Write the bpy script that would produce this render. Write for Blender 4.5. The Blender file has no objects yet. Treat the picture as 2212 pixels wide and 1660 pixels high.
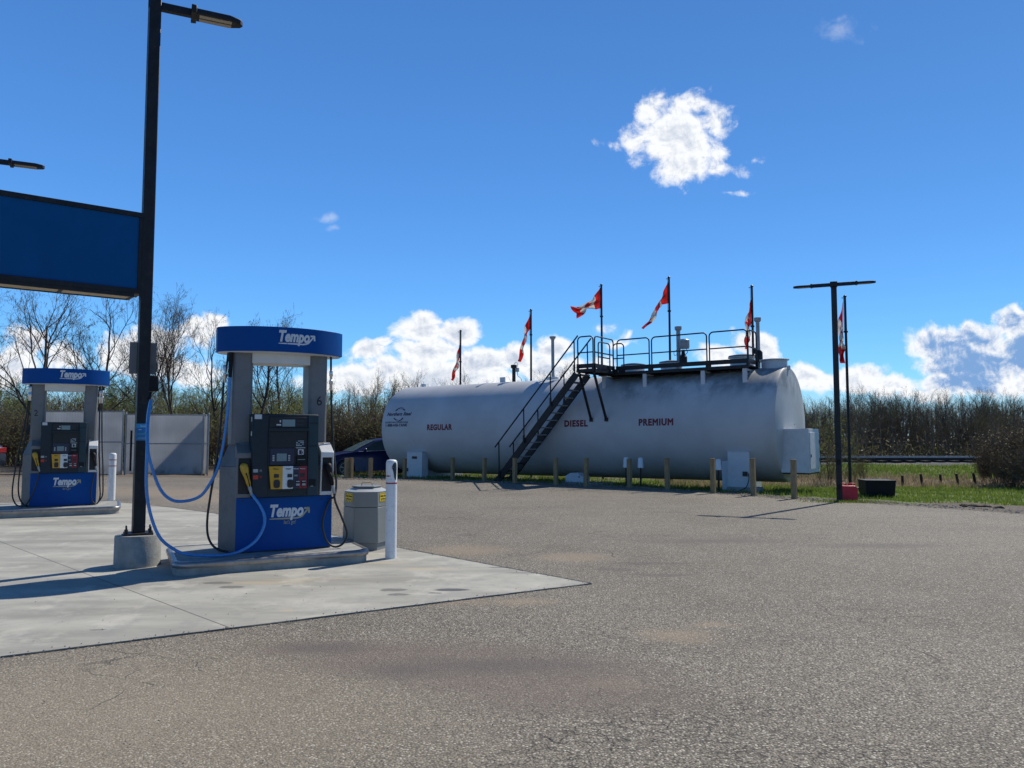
import bpy, math, random
import numpy as np
from mathutils import Vector, Matrix
R = math.radians
rnd = random.Random(7)
sc = bpy.context.scene
COL = sc.collection

# ------------------------------------------------------------------ camera, sky, sun, exposure
EYE = 1.45
PITCH = math.atan(110 / 1662.0)
cam_d = bpy.data.cameras.new('camera')
cam_d.sensor_width = 36.0
cam_d.lens = 36.0 * 1662 / 2212
cam_d.clip_start = 0.05
cam_d.clip_end = 2000
cam = bpy.data.objects.new('camera', cam_d)
cam.location = (0, 0, EYE)
cam.rotation_euler = (math.pi / 2 + PITCH, 0, 0)
COL.objects.link(cam)
sc.camera = cam

SUN_AZ, SUN_EL = R(43.5), R(47.5)      # azimuth clockwise from +Y
SKY_STRENGTH, SUN_STRENGTH, EXPOSURE = 0.12, 5.0, -0.1
CLOUD_WHITE = (1.05, 1.07, 1.10, 1)
sc.view_settings.view_transform = 'Standard'
sc.view_settings.look = 'None'
sc.view_settings.gamma = 1
sc.view_settings.exposure = EXPOSURE
sc.cycles.use_denoising = True
sc.cycles.max_bounces = 6
sc.cycles.transparent_max_bounces = 16

sun_d = bpy.data.lights.new('sun', 'SUN')
sun_d.energy = SUN_STRENGTH
sun_d.angle = R(0.5)
sun_d.color = (1.0, 0.94, 0.82)
sun = bpy.data.objects.new('sun', sun_d)
COL.objects.link(sun)
sdir = Vector((math.sin(SUN_AZ) * math.cos(SUN_EL), math.cos(SUN_AZ) * math.cos(SUN_EL), math.sin(SUN_EL)))
sun.rotation_euler = sdir.to_track_quat('Z', 'Y').to_euler()


class NT:
    """small helper to write node trees"""
    def __init__(s, tree):
        s.t = tree
        s.n = tree.nodes
        s.l = tree.links

    def node(s, kind, **kw):
        n = s.n.new(kind)
        for k, v in kw.items():
            setattr(n, k, v)
        return n

    def put(s, sock, v):
        if hasattr(v, 'links') or isinstance(v, bpy.types.NodeSocket):
            s.l.new(v, sock)
        elif v is not None:
            if isinstance(v, (int, float)) and hasattr(sock, 'default_value') and hasattr(sock.default_value, '__len__'):
                n = len(sock.default_value)
                sock.default_value = [v] * n if n == 3 else [v, v, v, 1]
            elif isinstance(v, tuple) and len(v) == 3 and len(sock.default_value) == 4:
                sock.default_value = (*v, 1)
            else:
                sock.default_value = v

    def math(s, op, a, b=None, c=None, clamp=False):
        n = s.node('ShaderNodeMath', operation=op, use_clamp=clamp)
        for i, v in enumerate((a, b, c)):
            if v is not None:
                s.put(n.inputs[i], v)
        return n.outputs[0]

    def vmath(s, op, a, b=None):
        n = s.node('ShaderNodeVectorMath', operation=op)
        s.put(n.inputs[0], a)
        if b is not None:
            s.put(n.inputs[1], b)
        return n.outputs[1] if op in ('LENGTH', 'DISTANCE', 'DOT_PRODUCT') else n.outputs[0]

    def noise(s, vec, scale, detail=4, rough=0.55, lac=2.0, dist=0.0):
        n = s.node('ShaderNodeTexNoise')
        s.put(n.inputs['Vector'], vec)
        n.inputs['Scale'].default_value = scale
        n.inputs['Detail'].default_value = detail
        n.inputs['Roughness'].default_value = rough
        n.inputs['Lacunarity'].default_value = lac
        n.inputs['Distortion'].default_value = dist
        return n.outputs['Fac']

    def voro(s, vec, scale, feature='F1', out='Distance', rand=1.0):
        n = s.node('ShaderNodeTexVoronoi', feature=feature)
        s.put(n.inputs['Vector'], vec)
        n.inputs['Scale'].default_value = scale
        n.inputs['Randomness'].default_value = rand
        return n.outputs[out]

    def map(s, v, a, b, c=0.0, d=1.0, kind='SMOOTHSTEP'):
        n = s.node('ShaderNodeMapRange', interpolation_type=kind)
        s.put(n.inputs[0], v)
        for i, x in enumerate((a, b, c, d)):
            s.put(n.inputs[i + 1], x)
        return n.outputs[0]

    def mix(s, fac, a, b, mode='MIX'):
        n = s.node('ShaderNodeMix', data_type='RGBA', blend_type=mode)
        s.put(n.inputs[0], fac)
        s.put(n.inputs[6], a)
        s.put(n.inputs[7], b)
        return n.outputs[2]

    def scale_vec(s, vec, sx, sy, sz):
        return s.vmath('MULTIPLY', vec, (sx, sy, sz))

    def bump(s, h, strength=0.3, dist=0.01, normal=None):
        n = s.node('ShaderNodeBump')
        n.inputs['Strength'].default_value = strength
        n.inputs['Distance'].default_value = dist
        s.put(n.inputs['Height'], h)
        if normal is not None:
            s.put(n.inputs['Normal'], normal)
        return n.outputs[0]


# ---- world: physical sky with cumulus clouds that live at infinity (direction based)
world = bpy.data.worlds.new('World')
sc.world = world
world.use_nodes = True
wt = NT(world.node_tree)
world.node_tree.nodes.clear()
sky = wt.node('ShaderNodeTexSky', sky_type='NISHITA')
sky.sun_disc = False
sky.sun_elevation = SUN_EL
sky.sun_rotation = SUN_AZ
sky.altitude = 600
sky.air_density = 1.0
sky.dust_density = 0.15
sky.ozone_density = 3.0
tc = wt.node('ShaderNodeTexCoord')
vec = tc.outputs['Generated']
skyc = wt.mix(1.0, sky.outputs[0], (0.53, 0.99, 1.42, 1), 'MULTIPLY')
skyc = wt.vmath('SCALE', skyc)
# clear dry air: a weaker aureole round the sun than the model gives
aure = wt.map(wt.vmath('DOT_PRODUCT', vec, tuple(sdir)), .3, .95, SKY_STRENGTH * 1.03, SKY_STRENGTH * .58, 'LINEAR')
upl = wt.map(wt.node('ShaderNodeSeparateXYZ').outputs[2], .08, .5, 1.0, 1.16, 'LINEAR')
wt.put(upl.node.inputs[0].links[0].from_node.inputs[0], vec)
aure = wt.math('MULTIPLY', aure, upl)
upl2 = wt.map(upl.node.inputs[0].links[0].from_socket, .52, .85, 1.0, .68)     # dimmed overhead, out of view, to weaken the sky's fill light
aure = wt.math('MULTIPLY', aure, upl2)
back = wt.map(upl.node.inputs[0].links[0].from_node.outputs[1], .25, -.35, 1.0, .74)   # also dimmed unseen behind the camera, for less fill on shaded sides
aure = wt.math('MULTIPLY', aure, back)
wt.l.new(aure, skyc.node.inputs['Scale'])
sep = wt.node('ShaderNodeSeparateXYZ')
wt.put(sep.inputs[0], vec)
yy = wt.math('MAXIMUM', sep.outputs[1], 0.02)
u = wt.math('DIVIDE', sep.outputs[0], yy)
v = wt.math('DIVIDE', sep.outputs[2], yy)
cmb = wt.node('ShaderNodeCombineXYZ')
wt.put(cmb.inputs[0], u)
wt.put(cmb.inputs[1], v)
uv = cmb.outputs[0]
warp = wt.node('ShaderNodeTexNoise')
wt.put(warp.inputs['Vector'], uv)
warp.inputs['Scale'].default_value = 14
warp.inputs['Detail'].default_value = 3
wv = wt.vmath('SUBTRACT', warp.outputs['Color'], (0.5, 0.5, 0.5))
wv = wt.vmath('MULTIPLY', wv, (0.035, 0.035, 0))
uvw = wt.vmath('ADD', uv, wv)


def direction(px, py):
    a, b = (px - 1106) / 1662, (830 - py) / 1662
    y = math.cos(PITCH) - b * math.sin(PITCH)
    z = math.sin(PITCH) + b * math.cos(PITCH)
    return a / y, z / y


def blobs(lst):
    out = None
    for (px, py, rx, ry, w) in lst:
        cu, cv = direction(px, py)
        d = wt.vmath('SUBTRACT', uvw, (cu, cv, 0))
        d = wt.vmath('MULTIPLY', d, (1662 / rx, 1662 / ry, 0))
        ln = wt.vmath('LENGTH', d)
        m = wt.math('MULTIPLY_ADD', ln, -w * 1.7, w * 1.7)
        out = m if out is None else wt.math('MAXIMUM', out, m)
    return out


B_BRIGHT = [(1466, 298, 122, 96, .95), (1408, 236, 52, 50, .75), (1480, 362, 84, 52, .75), (1536, 268, 58, 60, .6), (1540, 368, 52, 18, .42), (1325, 314, 40, 13, .3), (1385, 300, 50, 40, .5),
            (1575, 410, 40, 10, .2), (1600, 372, 30, 12, .2), (1635, 352, 26, 10, .18), (1500, 232, 84, 36, .6),
            (60, 745, 70, 45, .8), (15, 790, 95, 70, .9), (130, 775, 60, 50, .7), (280, 770, 90, 60, .8), (350, 745, 80, 50, .8), (430, 715, 60, 42, .7),
            (462, 690, 42, 30, .7), (395, 800, 90, 50, .9),
            (800, 762, 52, 28, .9), (770, 815, 150, 40, 1.0), (910, 712, 66, 46, 1.0), (925, 765, 105, 44, 1.0), (985, 718, 58, 42, 1.0), (915, 690, 55, 28, .9), (845, 742, 30, 18, .6),
            (1040, 785, 100, 42, 1.3), (1110, 775, 78, 42, 1.2), (1190, 752, 50, 36, 1.0), (1190, 800, 100, 42, 1.2), (960, 822, 200, 46, 1.3), (860, 800, 130, 36, 1.0),
            (1300, 706, 32, 9, .28), (1362, 718, 18, 18, .35), (1350, 742, 38, 14, .4), (1290, 790, 60, 30, .5), (1560, 765, 60, 35, .6), (1625, 742, 58, 44, .8), (1655, 770, 40, 40, .7),
            (1755, 812, 80, 36, .9), (1850, 812, 90, 40, .9), (1930, 825, 80, 30, .8), (2010, 850, 100, 28, .7),
            (2090, 790, 62, 24, .75), (2200, 838, 80, 34, .8), (2188, 775, 26, 12, .4)]
B_FAINT = [(708, 468, 40, 12, .5), (724, 492, 22, 8, .35), (1805, 62, 75, 34, .45), (1808, 46, 34, 14, .6), (1300, 706, 46, 14, .5)]
B_DARK = [(2008, 740, 66, 44, .9), (2062, 745, 90, 48, 1.0), (2130, 732, 80, 44, 1.0), (2194, 706, 70, 46, 1.0), (2100, 785, 150, 60, 1.3), (2080, 825, 130, 45, 1.3), (2215, 770, 80, 75, 1.2)]
mb_ = blobs(B_BRIGHT)
md_ = blobs(B_DARK)
# generic fair-weather band for the directions the photograph does not show
side = wt.math('MAXIMUM', wt.map(wt.math('ABSOLUTE', u), .70, .85), wt.map(sep.outputs[1], .05, .0))
el = wt.map(sep.outputs[2], .02, .16, .55, -.6, 'LINEAR')
gen = wt.math('ADD', wt.noise(vec, 5, 3), el)
gen = wt.math('MULTIPLY_ADD', gen, 1.4, -1.15)
gen = wt.math('MULTIPLY_ADD', side, 2.0, wt.math('ADD', gen, -2.0))
n1 = wt.noise(uvw, 26, 10, 0.64)
off = wt.vmath('ADD', uvw, (0.0035, 0.0050, 0))
n2 = wt.noise(off, 26, 10, 0.64)
puff = wt.voro(uvw, 38, 'SMOOTH_F1')
nn = wt.math('SUBTRACT', n1, 0.5)
nn = wt.math('MULTIPLY_ADD', nn, 2.6, wt.math('MULTIPLY_ADD', puff, -0.75, 0.30))
base_d = wt.math('MAXIMUM', wt.math('MAXIMUM', mb_, md_), gen)
dens = wt.math('ADD', base_d, nn)
alpha = wt.map(dens, 0.0, 0.75)
alpha = wt.math('MAXIMUM', alpha, wt.math('MULTIPLY', wt.map(wt.math('ADD', blobs(B_FAINT), nn), .0, 1.3), .30))
relief = wt.math('MULTIPLY_ADD', wt.math('SUBTRACT', n1, n2), 5.0, 0.0)
thick = wt.map(dens, 0.6, 2.0)
thick = wt.math('SUBTRACT', wt.math('MULTIPLY', thick, .85), relief, clamp=True)
dark_zone = wt.map(wt.math('SUBTRACT', md_, mb_), -0.3, 0.7)
shade_l = wt.mix(dark_zone, (0.60, 0.68, 0.82, 1), (0.23, 0.42, 0.76, 1))
tk = wt.mix(dark_zone, thick, wt.map(wt.math('SUBTRACT', dens, wt.math('MULTIPLY', relief, 1.0)), 0.32, 1.65))
ccol = wt.mix(tk, CLOUD_WHITE, shade_l)
hz = wt.map(sep.outputs[2], .075, -.01)
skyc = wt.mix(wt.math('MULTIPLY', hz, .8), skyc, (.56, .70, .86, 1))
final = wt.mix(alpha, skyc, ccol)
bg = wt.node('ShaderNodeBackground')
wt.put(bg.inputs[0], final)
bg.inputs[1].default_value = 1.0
wo = wt.node('ShaderNodeOutputWorld')
wt.l.new(bg.outputs[0], wo.inputs[0])


# ------------------------------------------------------------------ helpers
def gp(px, py, z=0.0):
    """photo pixel (2212 wide frame) to the point of the plane at height z"""
    a, b = (px - 1106) / 1662, (830 - py) / 1662
    ry, rz = math.cos(PITCH) - b * math.sin(PITCH), math.sin(PITCH) + b * math.cos(PITCH)
    k = (z - EYE) / rz
    return Vector((a * k, ry * k, z))


def at(px, py, Y):
    a, b = (px - 1106) / 1662, (830 - py) / 1662
    ry, rz = math.cos(PITCH) - b * math.sin(PITCH), math.sin(PITCH) + b * math.cos(PITCH)
    k = Y / ry
    return Vector((a * k, Y, EYE + rz * k))


class MB:
    def __init__(s):
        s.v, s.f, s.m = [], [], []

    def add(s, vs, fs, mi=0):
        o = len(s.v)
        s.v.extend([tuple(p) for p in vs])
        s.f.extend([tuple(i + o for i in q) for q in fs])
        s.m.extend([mi] * len(fs))
        return s

    def box(s, x0, x1, y0, y1, z0, z1, mi=0, M=None):
        vs = [Vector((x, y, z)) for x in (x0, x1) for y in (y0, y1) for z in (z0, z1)]
        if M is not None:
            vs = [M @ p for p in vs]
        return s.add(vs, [(0, 1, 3, 2), (4, 6, 7, 5), (0, 4, 5, 1), (2, 3, 7, 6), (0, 2, 6, 4), (1, 5, 7, 3)], mi)

    def beam(s, p, q, w, h, mi=0, up=(0, 0, 1)):
        """box section bar from p to q"""
        p, q = Vector(p), Vector(q)
        d = (q - p).normalized()
        up = Vector(up)
        side = d.cross(up)
        if side.length < 1e-4:
            side = d.cross(Vector((1, 0, 0)))
        side.normalize()
        top = side.cross(d).normalized()
        vs = []
        for c in (p, q):
            for a, b in ((-1, -1), (1, -1), (1, 1), (-1, 1)):
                vs.append(c + side * (a * w / 2) + top * (b * h / 2))
        return s.add(vs, [(3, 2, 1, 0), (4, 5, 6, 7), (0, 1, 5, 4), (1, 2, 6, 5), (2, 3, 7, 6), (3, 0, 4, 7)], mi)

    def tube(s, pts, r, n=8, mi=0, caps=True):
        pts = [Vector(p) for p in pts]
        rr = r if isinstance(r, (list, tuple)) else [r] * len(pts)
        vs, fs = [], []
        ref = None
        for i, p in enumerate(pts):
            d = (pts[min(i + 1, len(pts) - 1)] - pts[max(i - 1, 0)]).normalized()
            if ref is None:
                ref = d.cross(Vector((0, 0, 1)) if abs(d.z) < .9 else Vector((1, 0, 0))).normalized()
            else:
                ref = (ref - d * ref.dot(d)).normalized()
            b = d.cross(ref)
            for k in range(n):
                t = 2 * math.pi * k / n
                vs.append(p + (ref * math.cos(t) + b * math.sin(t)) * rr[i])
        for i in range(len(pts) - 1):
            for k in range(n):
                a, b2 = i * n + k, i * n + (k + 1) % n
                fs.append((a, b2, b2 + n, a + n))
        if caps:
            fs.append(tuple(range(n - 1, -1, -1)))
            fs.append(tuple(range((len(pts) - 1) * n, len(pts) * n)))
        return s.add(vs, fs, mi)

    def cyl(s, p, q, r0, r1=None, n=20, mi=0):
        return s.tube([p, q], [r0, r0 if r1 is None else r1], n, mi)

    def prism(s, poly, z0, z1, mi=0, top_mi=None, M=None):
        n = len(poly)
        vs = [Vector((x, y, z0)) for x, y in poly] + [Vector((x, y, z1)) for x, y in poly]
        if M is not None:
            vs = [M @ p for p in vs]
        s.add(vs, [(i, (i + 1) % n, (i + 1) % n + n, i + n) for i in range(n)] + [tuple(range(n - 1, -1, -1))], mi)
        o = len(s.v) - 2 * n
        s.f.append(tuple(o + n + i for i in range(n)))
        s.m.append(mi if top_mi is None else top_mi)
        return s

    def lathe(s, prof, n=24, c=(0, 0, 0), mi=0, M=None):
        vs, fs = [], []
        for r, z in prof:
            for k in range(n):
                t = 2 * math.pi * k / n
                p = Vector((c[0] + r * math.cos(t), c[1] + r * math.sin(t), c[2] + z))
                vs.append(M @ p if M is not None else p)
        for i in range(len(prof) - 1):
            for k in range(n):
                a, b = i * n + k, i * n + (k + 1) % n
                fs.append((a, b, b + n, a + n))
        fs.append(tuple(range(n - 1, -1, -1)))
        fs.append(tuple(range((len(prof) - 1) * n, len(prof) * n)))
        return s.add(vs, fs, mi)

    def build(s, name, mats, parent=None, smooth=35, bevel=0.0, seg=2):
        me = bpy.data.meshes.new(name)
        me.from_pydata(s.v, [], s.f)
        me.polygons.foreach_set('material_index', s.m)
        mats = mats if isinstance(mats, (list, tuple)) else [mats]
        for m in mats:
            me.materials.append(m)
        me.update()
        if smooth:
            me.shade_smooth()
            me.set_sharp_from_angle(angle=R(smooth))
        o = bpy.data.objects.new(name, me)
        COL.objects.link(o)
        if parent is not None:
            o.parent = parent
        if bevel:
            b = o.modifiers.new('bevel', 'BEVEL')
            b.width = bevel
            b.segments = seg
            b.limit_method = 'ANGLE'
            b.angle_limit = R(40)
            b.harden_normals = False
        return o


def fast_mesh(name, V, F, mats, mi=None, smooth=False):
    """V (n,3), F (m,k) arrays"""
    me = bpy.data.meshes.new(name)
    V = np.asarray(V, dtype=np.float32)
    F = np.asarray(F, dtype=np.int32)
    k = F.shape[1]
    me.vertices.add(len(V))
    me.vertices.foreach_set('co', V.ravel())
    me.loops.add(F.size)
    me.loops.foreach_set('vertex_index', F.ravel())
    me.polygons.add(len(F))
    me.polygons.foreach_set('loop_start', np.arange(0, F.size, k, dtype=np.int32))
    me.polygons.foreach_set('loop_total', np.full(len(F), k, dtype=np.int32))
    if mi is not None:
        me.polygons.foreach_set('material_index', np.asarray(mi, dtype=np.int32))
    me.polygons.foreach_set('use_smooth', np.full(len(F), bool(smooth)))
    for m in mats:
        me.materials.append(m)
    me.update(calc_edges=True)
    me.validate()
    return me


def link(name, me, parent=None):
    o = bpy.data.objects.new(name, me)
    COL.objects.link(o)
    o.parent = parent
    return o


def thing(name, label, cat, loc=(0, 0, 0), rz=0.0, group=None, ry=0.0):
    o = bpy.data.objects.new(name, None)
    o.empty_display_size = 0.2
    COL.objects.link(o)
    o.location = loc
    o.rotation_euler = (0, ry, rz)
    o['label'] = label
    o['category'] = cat
    if group:
        o['group'] = group
    return o


def tag(o, label=None, cat=None, group=None, kind=None):
    for k, x in (('label', label), ('category', cat), ('group', group), ('kind', kind)):
        if x:
            o[k] = x
    return o


def dup(root, loc=None, rz=None, label=None, group=None, scale=None, parent=None):
    r = root.copy()
    COL.objects.link(r)
    if parent is not None:
        r.parent = parent
    if loc is not None:
        r.location = loc
    if rz is not None:
        r.rotation_euler = (r.rotation_euler[0], r.rotation_euler[1], rz)
    if scale is not None:
        r.scale = scale
    if label:
        r['label'] = label
    if group:
        r['group'] = group
    for ch in list(root.children):
        dup(ch, parent=r)
    return r


_text_cache = {}


def text2d(txt, size=1.0, bold=0.0, shear=0.0, spacing=1.0):
    """outline lettering as raised faces: (x, y, rise 0..1), faces, width; bold widens every stroke"""
    key = (txt, bold, shear, spacing)
    if key not in _text_cache:
        c = bpy.data.curves.new('t', 'FONT')
        c.body = txt
        c.size = 1
        c.shear = shear
        c.space_character = spacing
        c.align_x = 'LEFT'
        c.resolution_u = 4
        c.bevel_depth = max(bold, .004)
        c.bevel_resolution = 0
        o = bpy.data.objects.new('t', c)
        COL.objects.link(o)
        dg = bpy.context.evaluated_depsgraph_get()
        me = bpy.data.meshes.new_from_object(o.evaluated_get(dg))
        vs = [(p.co.x, p.co.y, p.co.z / c.bevel_depth) for p in me.vertices]
        fs = [tuple(p.vertices) for p in me.polygons if all(me.vertices[q].co.z > -1e-6 for q in p.vertices)]
        bpy.data.objects.remove(o)
        bpy.data.curves.remove(c)
        bpy.data.meshes.remove(me)
        x0, x1 = min(a[0] for a in vs), max(a[0] for a in vs)
        _text_cache[key] = ([(a - x0, b, max(h, 0)) for a, b, h in vs], fs, x1 - x0)
    vs, fs, w = _text_cache[key]
    return [(a * size, b * size, h) for a, b, h in vs], fs, w * size


def put_text(mb, txt, size, fn, bold=0.0, shear=0.0, spacing=1.0, center=True, width=None, mi=0, x=0, y=0, rise=.0015):
    """fn maps (x,y) of the flat lettering to 3D; width rescales x"""
    vs, fs, w = text2d(txt, size, bold, shear, spacing)
    k = 1.0 if width is None else width / w
    w *= k
    ox = x - (w / 2 if center else 0)
    out = []
    for a, b, h in vs:
        p = Vector(fn(a * k + ox, b + y))
        n_ = (Vector(fn(a * k + ox + .002, b + y)) - p).cross(Vector(fn(a * k + ox, b + y + .002)) - p).normalized()
        out.append(p + n_ * (rise * h))
    mb.add(out, fs, mi)
    return w


def smoothpath(pts, sub=6):
    pts = [Vector(p) for p in pts]
    out = []
    n = len(pts)
    for i in range(n - 1):
        p0, p1, p2, p3 = pts[max(i - 1, 0)], pts[i], pts[i + 1], pts[min(i + 2, n - 1)]
        for k in range(sub):
            t = k / sub
            out.append(0.5 * ((2 * p1) + (p2 - p0) * t + (2 * p0 - 5 * p1 + 4 * p2 - p3) * t * t + (3 * p1 - p0 - 3 * p2 + p3) * t ** 3))
    out.append(pts[-1])
    return out


# ------------------------------------------------------------------ materials
def mat(name, col, rough=0.5, metal=0.0, var=0.12, vscale=6.0, bump=0.0, bscale=40.0, coat=0.0, dirt=None, spec=0.5, stretch=(1, 1, 1)):
    m = bpy.data.materials.new(name)
    m.use_nodes = True
    t = NT(m.node_tree)
    b = m.node_tree.nodes['Principled BSDF']
    tcn = t.node('ShaderNodeTexCoord')
    vec = t.vmath('MULTIPLY', tcn.outputs['Object'], stretch)
    n = t.noise(vec, vscale, 5, 0.6)
    lo = tuple(c * (1 - var) for c in col)
    hi = tuple(min(1, c * (1 + var)) for c in col)
    c = t.mix(t.map(n, .3, .7), lo, hi)
    if dirt:
        c = t.mix(t.math('MULTIPLY', t.map(t.noise(vec, vscale * 2.3, 7, 0.68), .52, .72), dirt[1]), c, dirt[0])
    t.put(b.inputs['Base Color'], c)
    t.put(b.inputs['Roughness'], t.map(t.noise(vec, vscale * 3, 3), .3, .7, max(rough - .08, .02), min(rough + .08, 1), 'LINEAR'))
    b.inputs['Metallic'].default_value = metal
    b.inputs['Coat Weight'].default_value = coat
    b.inputs['Specular IOR Level'].default_value = spec
    if bump:
        t.put(b.inputs['Normal'], t.bump(t.noise(vec, bscale, 4), bump, 0.01))
    return m


M = {}
M['white'] = mat('white_paint', (.56, .58, .60), .45, var=.05, dirt=((.35, .33, .28), .25))
M['post_white'] = mat('white_plastic_sleeve', (.74, .75, .76), .4, var=.04, vscale=9, dirt=((.3, .29, .27), .35))
M['red'] = mat('red_band', (.33, .015, .02), .45)
M['dark_steel'] = mat('dark_painted_steel', (.014, .015, .018), .5, spec=.3, var=.25, dirt=((.06, .045, .03), .4))
M['black'] = mat('black_plastic', (.007, .007, .009), .55, spec=.25, var=.2)
M['rubber'] = mat('black_rubber', (.014, .014, .015), .5, var=.2)
M['blue_hose'] = mat('blue_hose', (.045, .22, .55), .28, var=.08, coat=.3)
M['pump_blue'] = mat('blue_enamel', (.0, .062, .27), .45, var=.06, vscale=2, spec=.15, dirt=((.005, .03, .15), .3))
M['sign_blue'] = mat('blue_sign_face', (.0, .085, .25), .6, var=.08, vscale=1.2, spec=.15, dirt=((.0, .06, .18), .5))
M['pump_grey'] = mat('grey_enamel', (.165, .17, .175), .45, metal=.1, spec=.3, var=.07, vscale=3, dirt=((.08, .078, .07), .45))
M['pump_light'] = mat('pale_grey_plastic', (.62, .63, .63), .4, var=.04)
M['pump_dark'] = mat('dark_slate_plastic', (.014, .026, .036), .5, var=.1, spec=.3)
M['pump_dark2'] = mat('slate_plastic_panel', (.02, .045, .058), .45, var=.08, spec=.3)
M['pump_deep'] = mat('near_black_recess', (.006, .008, .011), .5)
M['screen'] = mat('grey_green_display', (.16, .24, .26), .2, var=.05)
M['yellow'] = mat('yellow_panel', (.55, .30, .012), .4, var=.05)
M['wpanel'] = mat('white_panel', (.60, .66, .68), .4, var=.04)
M['rpanel'] = mat('red_panel', (.20, .006, .02), .4)
M['npanel'] = mat('navy_panel', (.010, .018, .05), .4)
M['sticker'] = mat('white_sticker', (.5, .53, .55), .5, var=.15, vscale=60)
M['orange'] = mat('orange_red_label', (.50, .035, .012), .5)
M['nozzle_yellow'] = mat('worn_yellow_cover', (.50, .30, .02), .5, var=.15, dirt=((.12, .08, .02), .6), vscale=12)
M['logo'] = mat('pale_lettering', (.62, .66, .68), .5, var=.03)
M['logo_gold'] = mat('dull_gold_lettering', (.36, .35, .22), .5, var=.03)
M['ink'] = mat('black_ink', (.012, .014, .02), .5)
M['alu'] = mat('aluminium', (.62, .63, .64), .28, metal=.9, var=.08)
M['galv'] = mat('galvanised_steel', (.30, .315, .33), .5, metal=.4, var=.15, vscale=14)
M['steel_edge'] = mat('worn_steel_edge', (.30, .29, .29), .36, metal=.75, var=.15, vscale=8, dirt=((.12, .09, .07), .5))
M['bin_grey'] = mat('grey_textured_panel', (.21, .225, .22), .5, var=.04, bump=.1, bscale=120)
M['bin_light'] = mat('pale_grey_lid', (.40, .42, .43), .42, var=.05)
M['cast'] = mat('old_cast_concrete', (.30, .30, .28), .9, var=.18, vscale=5, bump=.5, bscale=45, dirt=((.22, .2, .17), .5))
M['wood'] = mat('weathered_pale_wood', (.27, .195, .10), .8, var=.22, vscale=7, bump=.3, bscale=30, stretch=(6, 6, 1), dirt=((.15, .11, .06), .5))
M['wood_tan'] = mat('tan_soffit', (.42, .34, .24), .7, var=.15, vscale=3)
M['old_wood'] = mat('old_dark_wood', (.035, .028, .022), .9, var=.3)
M['redplastic'] = mat('red_plastic', (.62, .008, .03), .4, var=.08)
M['lens'] = mat('milky_lamp_lens', (.34, .30, .24), .3, var=.05)
M['bark'] = mat('grey_brown_bark', (.11, .095, .08), .9, var=.35, vscale=5, bump=.4, bscale=20)
M['bark_pale'] = mat('pale_aspen_bark', (.17, .16, .12), .9, var=.35, vscale=4)
M['twig'] = mat('brown_twigs', (.11, .085, .068), .9, var=.3, vscale=1.5)
M['twig_red'] = mat('reddish_twigs', (.10, .058, .042), .9, var=.3, vscale=1.5)
M['flag_red'] = mat('red_flag_cloth', (.60, .022, .02), .8, var=.08)
M['flag_white'] = mat('white_flag_cloth', (.62, .60, .55), .8, var=.06)
M['car_blue'] = mat('dark_blue_car_paint', (.003, .007, .065), .35, var=.03, coat=.25)
M['car_dark'] = mat('dark_grey_car_paint', (.02, .03, .05), .25, var=.03, coat=.8)
M['car_glass'] = mat('dark_car_glass', (.012, .03, .035), .08, var=.03, coat=.5)
M['tail'] = mat('red_lamp_plastic', (.25, .01, .012), .25)
M['sky_glass'] = mat('pale_glass', (.1, .16, .18), .1)
M['yel_sticker'] = mat('yellow_hazard_sticker', (.72, .52, .01), .5, var=.04)
M['notice_blue'] = mat('blue_notice', (.01, .16, .42), .4)
M['notice_blue2'] = mat('bright_blue_notice_band', (.02, .30, .62), .4)
M['notice_grn'] = mat('green_notice_mark', (.08, .32, .22), .4)
M['redtext'] = mat('dark_red_lettering', (.15, .005, .02), .5, var=.15, vscale=20)
M['blacktext'] = mat('dark_blue_lettering', (.008, .012, .05), .5, var=.1)


def leaf_mat(name, a, b, trans=.45):
    m = bpy.data.materials.new(name)
    m.use_nodes = True
    t = NT(m.node_tree)
    bs = m.node_tree.nodes['Principled BSDF']
    g = t.node('ShaderNodeNewGeometry')
    oi = t.node('ShaderNodeObjectInfo')
    f = t.math('FRACT', t.math('ADD', g.outputs['Random Per Island'], oi.outputs['Random']))
    c = t.mix(f, a, b)
    t.put(bs.inputs['Base Color'], c)
    bs.inputs['Roughness'].default_value = .7
    tr = t.node('ShaderNodeBsdfTranslucent')
    t.put(tr.inputs[0], c)
    mx = t.node('ShaderNodeMixShader')
    mx.inputs[0].default_value = trans
    t.l.new(bs.outputs[0], mx.inputs[1])
    t.l.new(tr.outputs[0], mx.inputs[2])
    out = [n for n in t.n if n.type == 'OUTPUT_MATERIAL'][0]
    t.l.new(mx.outputs[0], out.inputs[0])
    return m


M['bud_green'] = leaf_mat('yellow_green_buds', (.15, .18, .04), (.27, .30, .07))
M['bud_olive'] = leaf_mat('olive_buds', (.10, .11, .035), (.19, .18, .065))
M['catkin'] = leaf_mat('hanging_catkins', (.16, .11, .075), (.24, .19, .12))
M['brush'] = leaf_mat('brown_brush', (.07, .055, .03), (.15, .115, .065), .3)
M['understory'] = leaf_mat('dark_understory', (.028, .034, .02), (.06, .058, .034), .15)
M['grass'] = leaf_mat('green_grass', (.105, .16, .022), (.19, .245, .045), .5)
M['drygrass'] = leaf_mat('dry_grass', (.25, .19, .11), (.40, .32, .20), .35)


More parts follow.
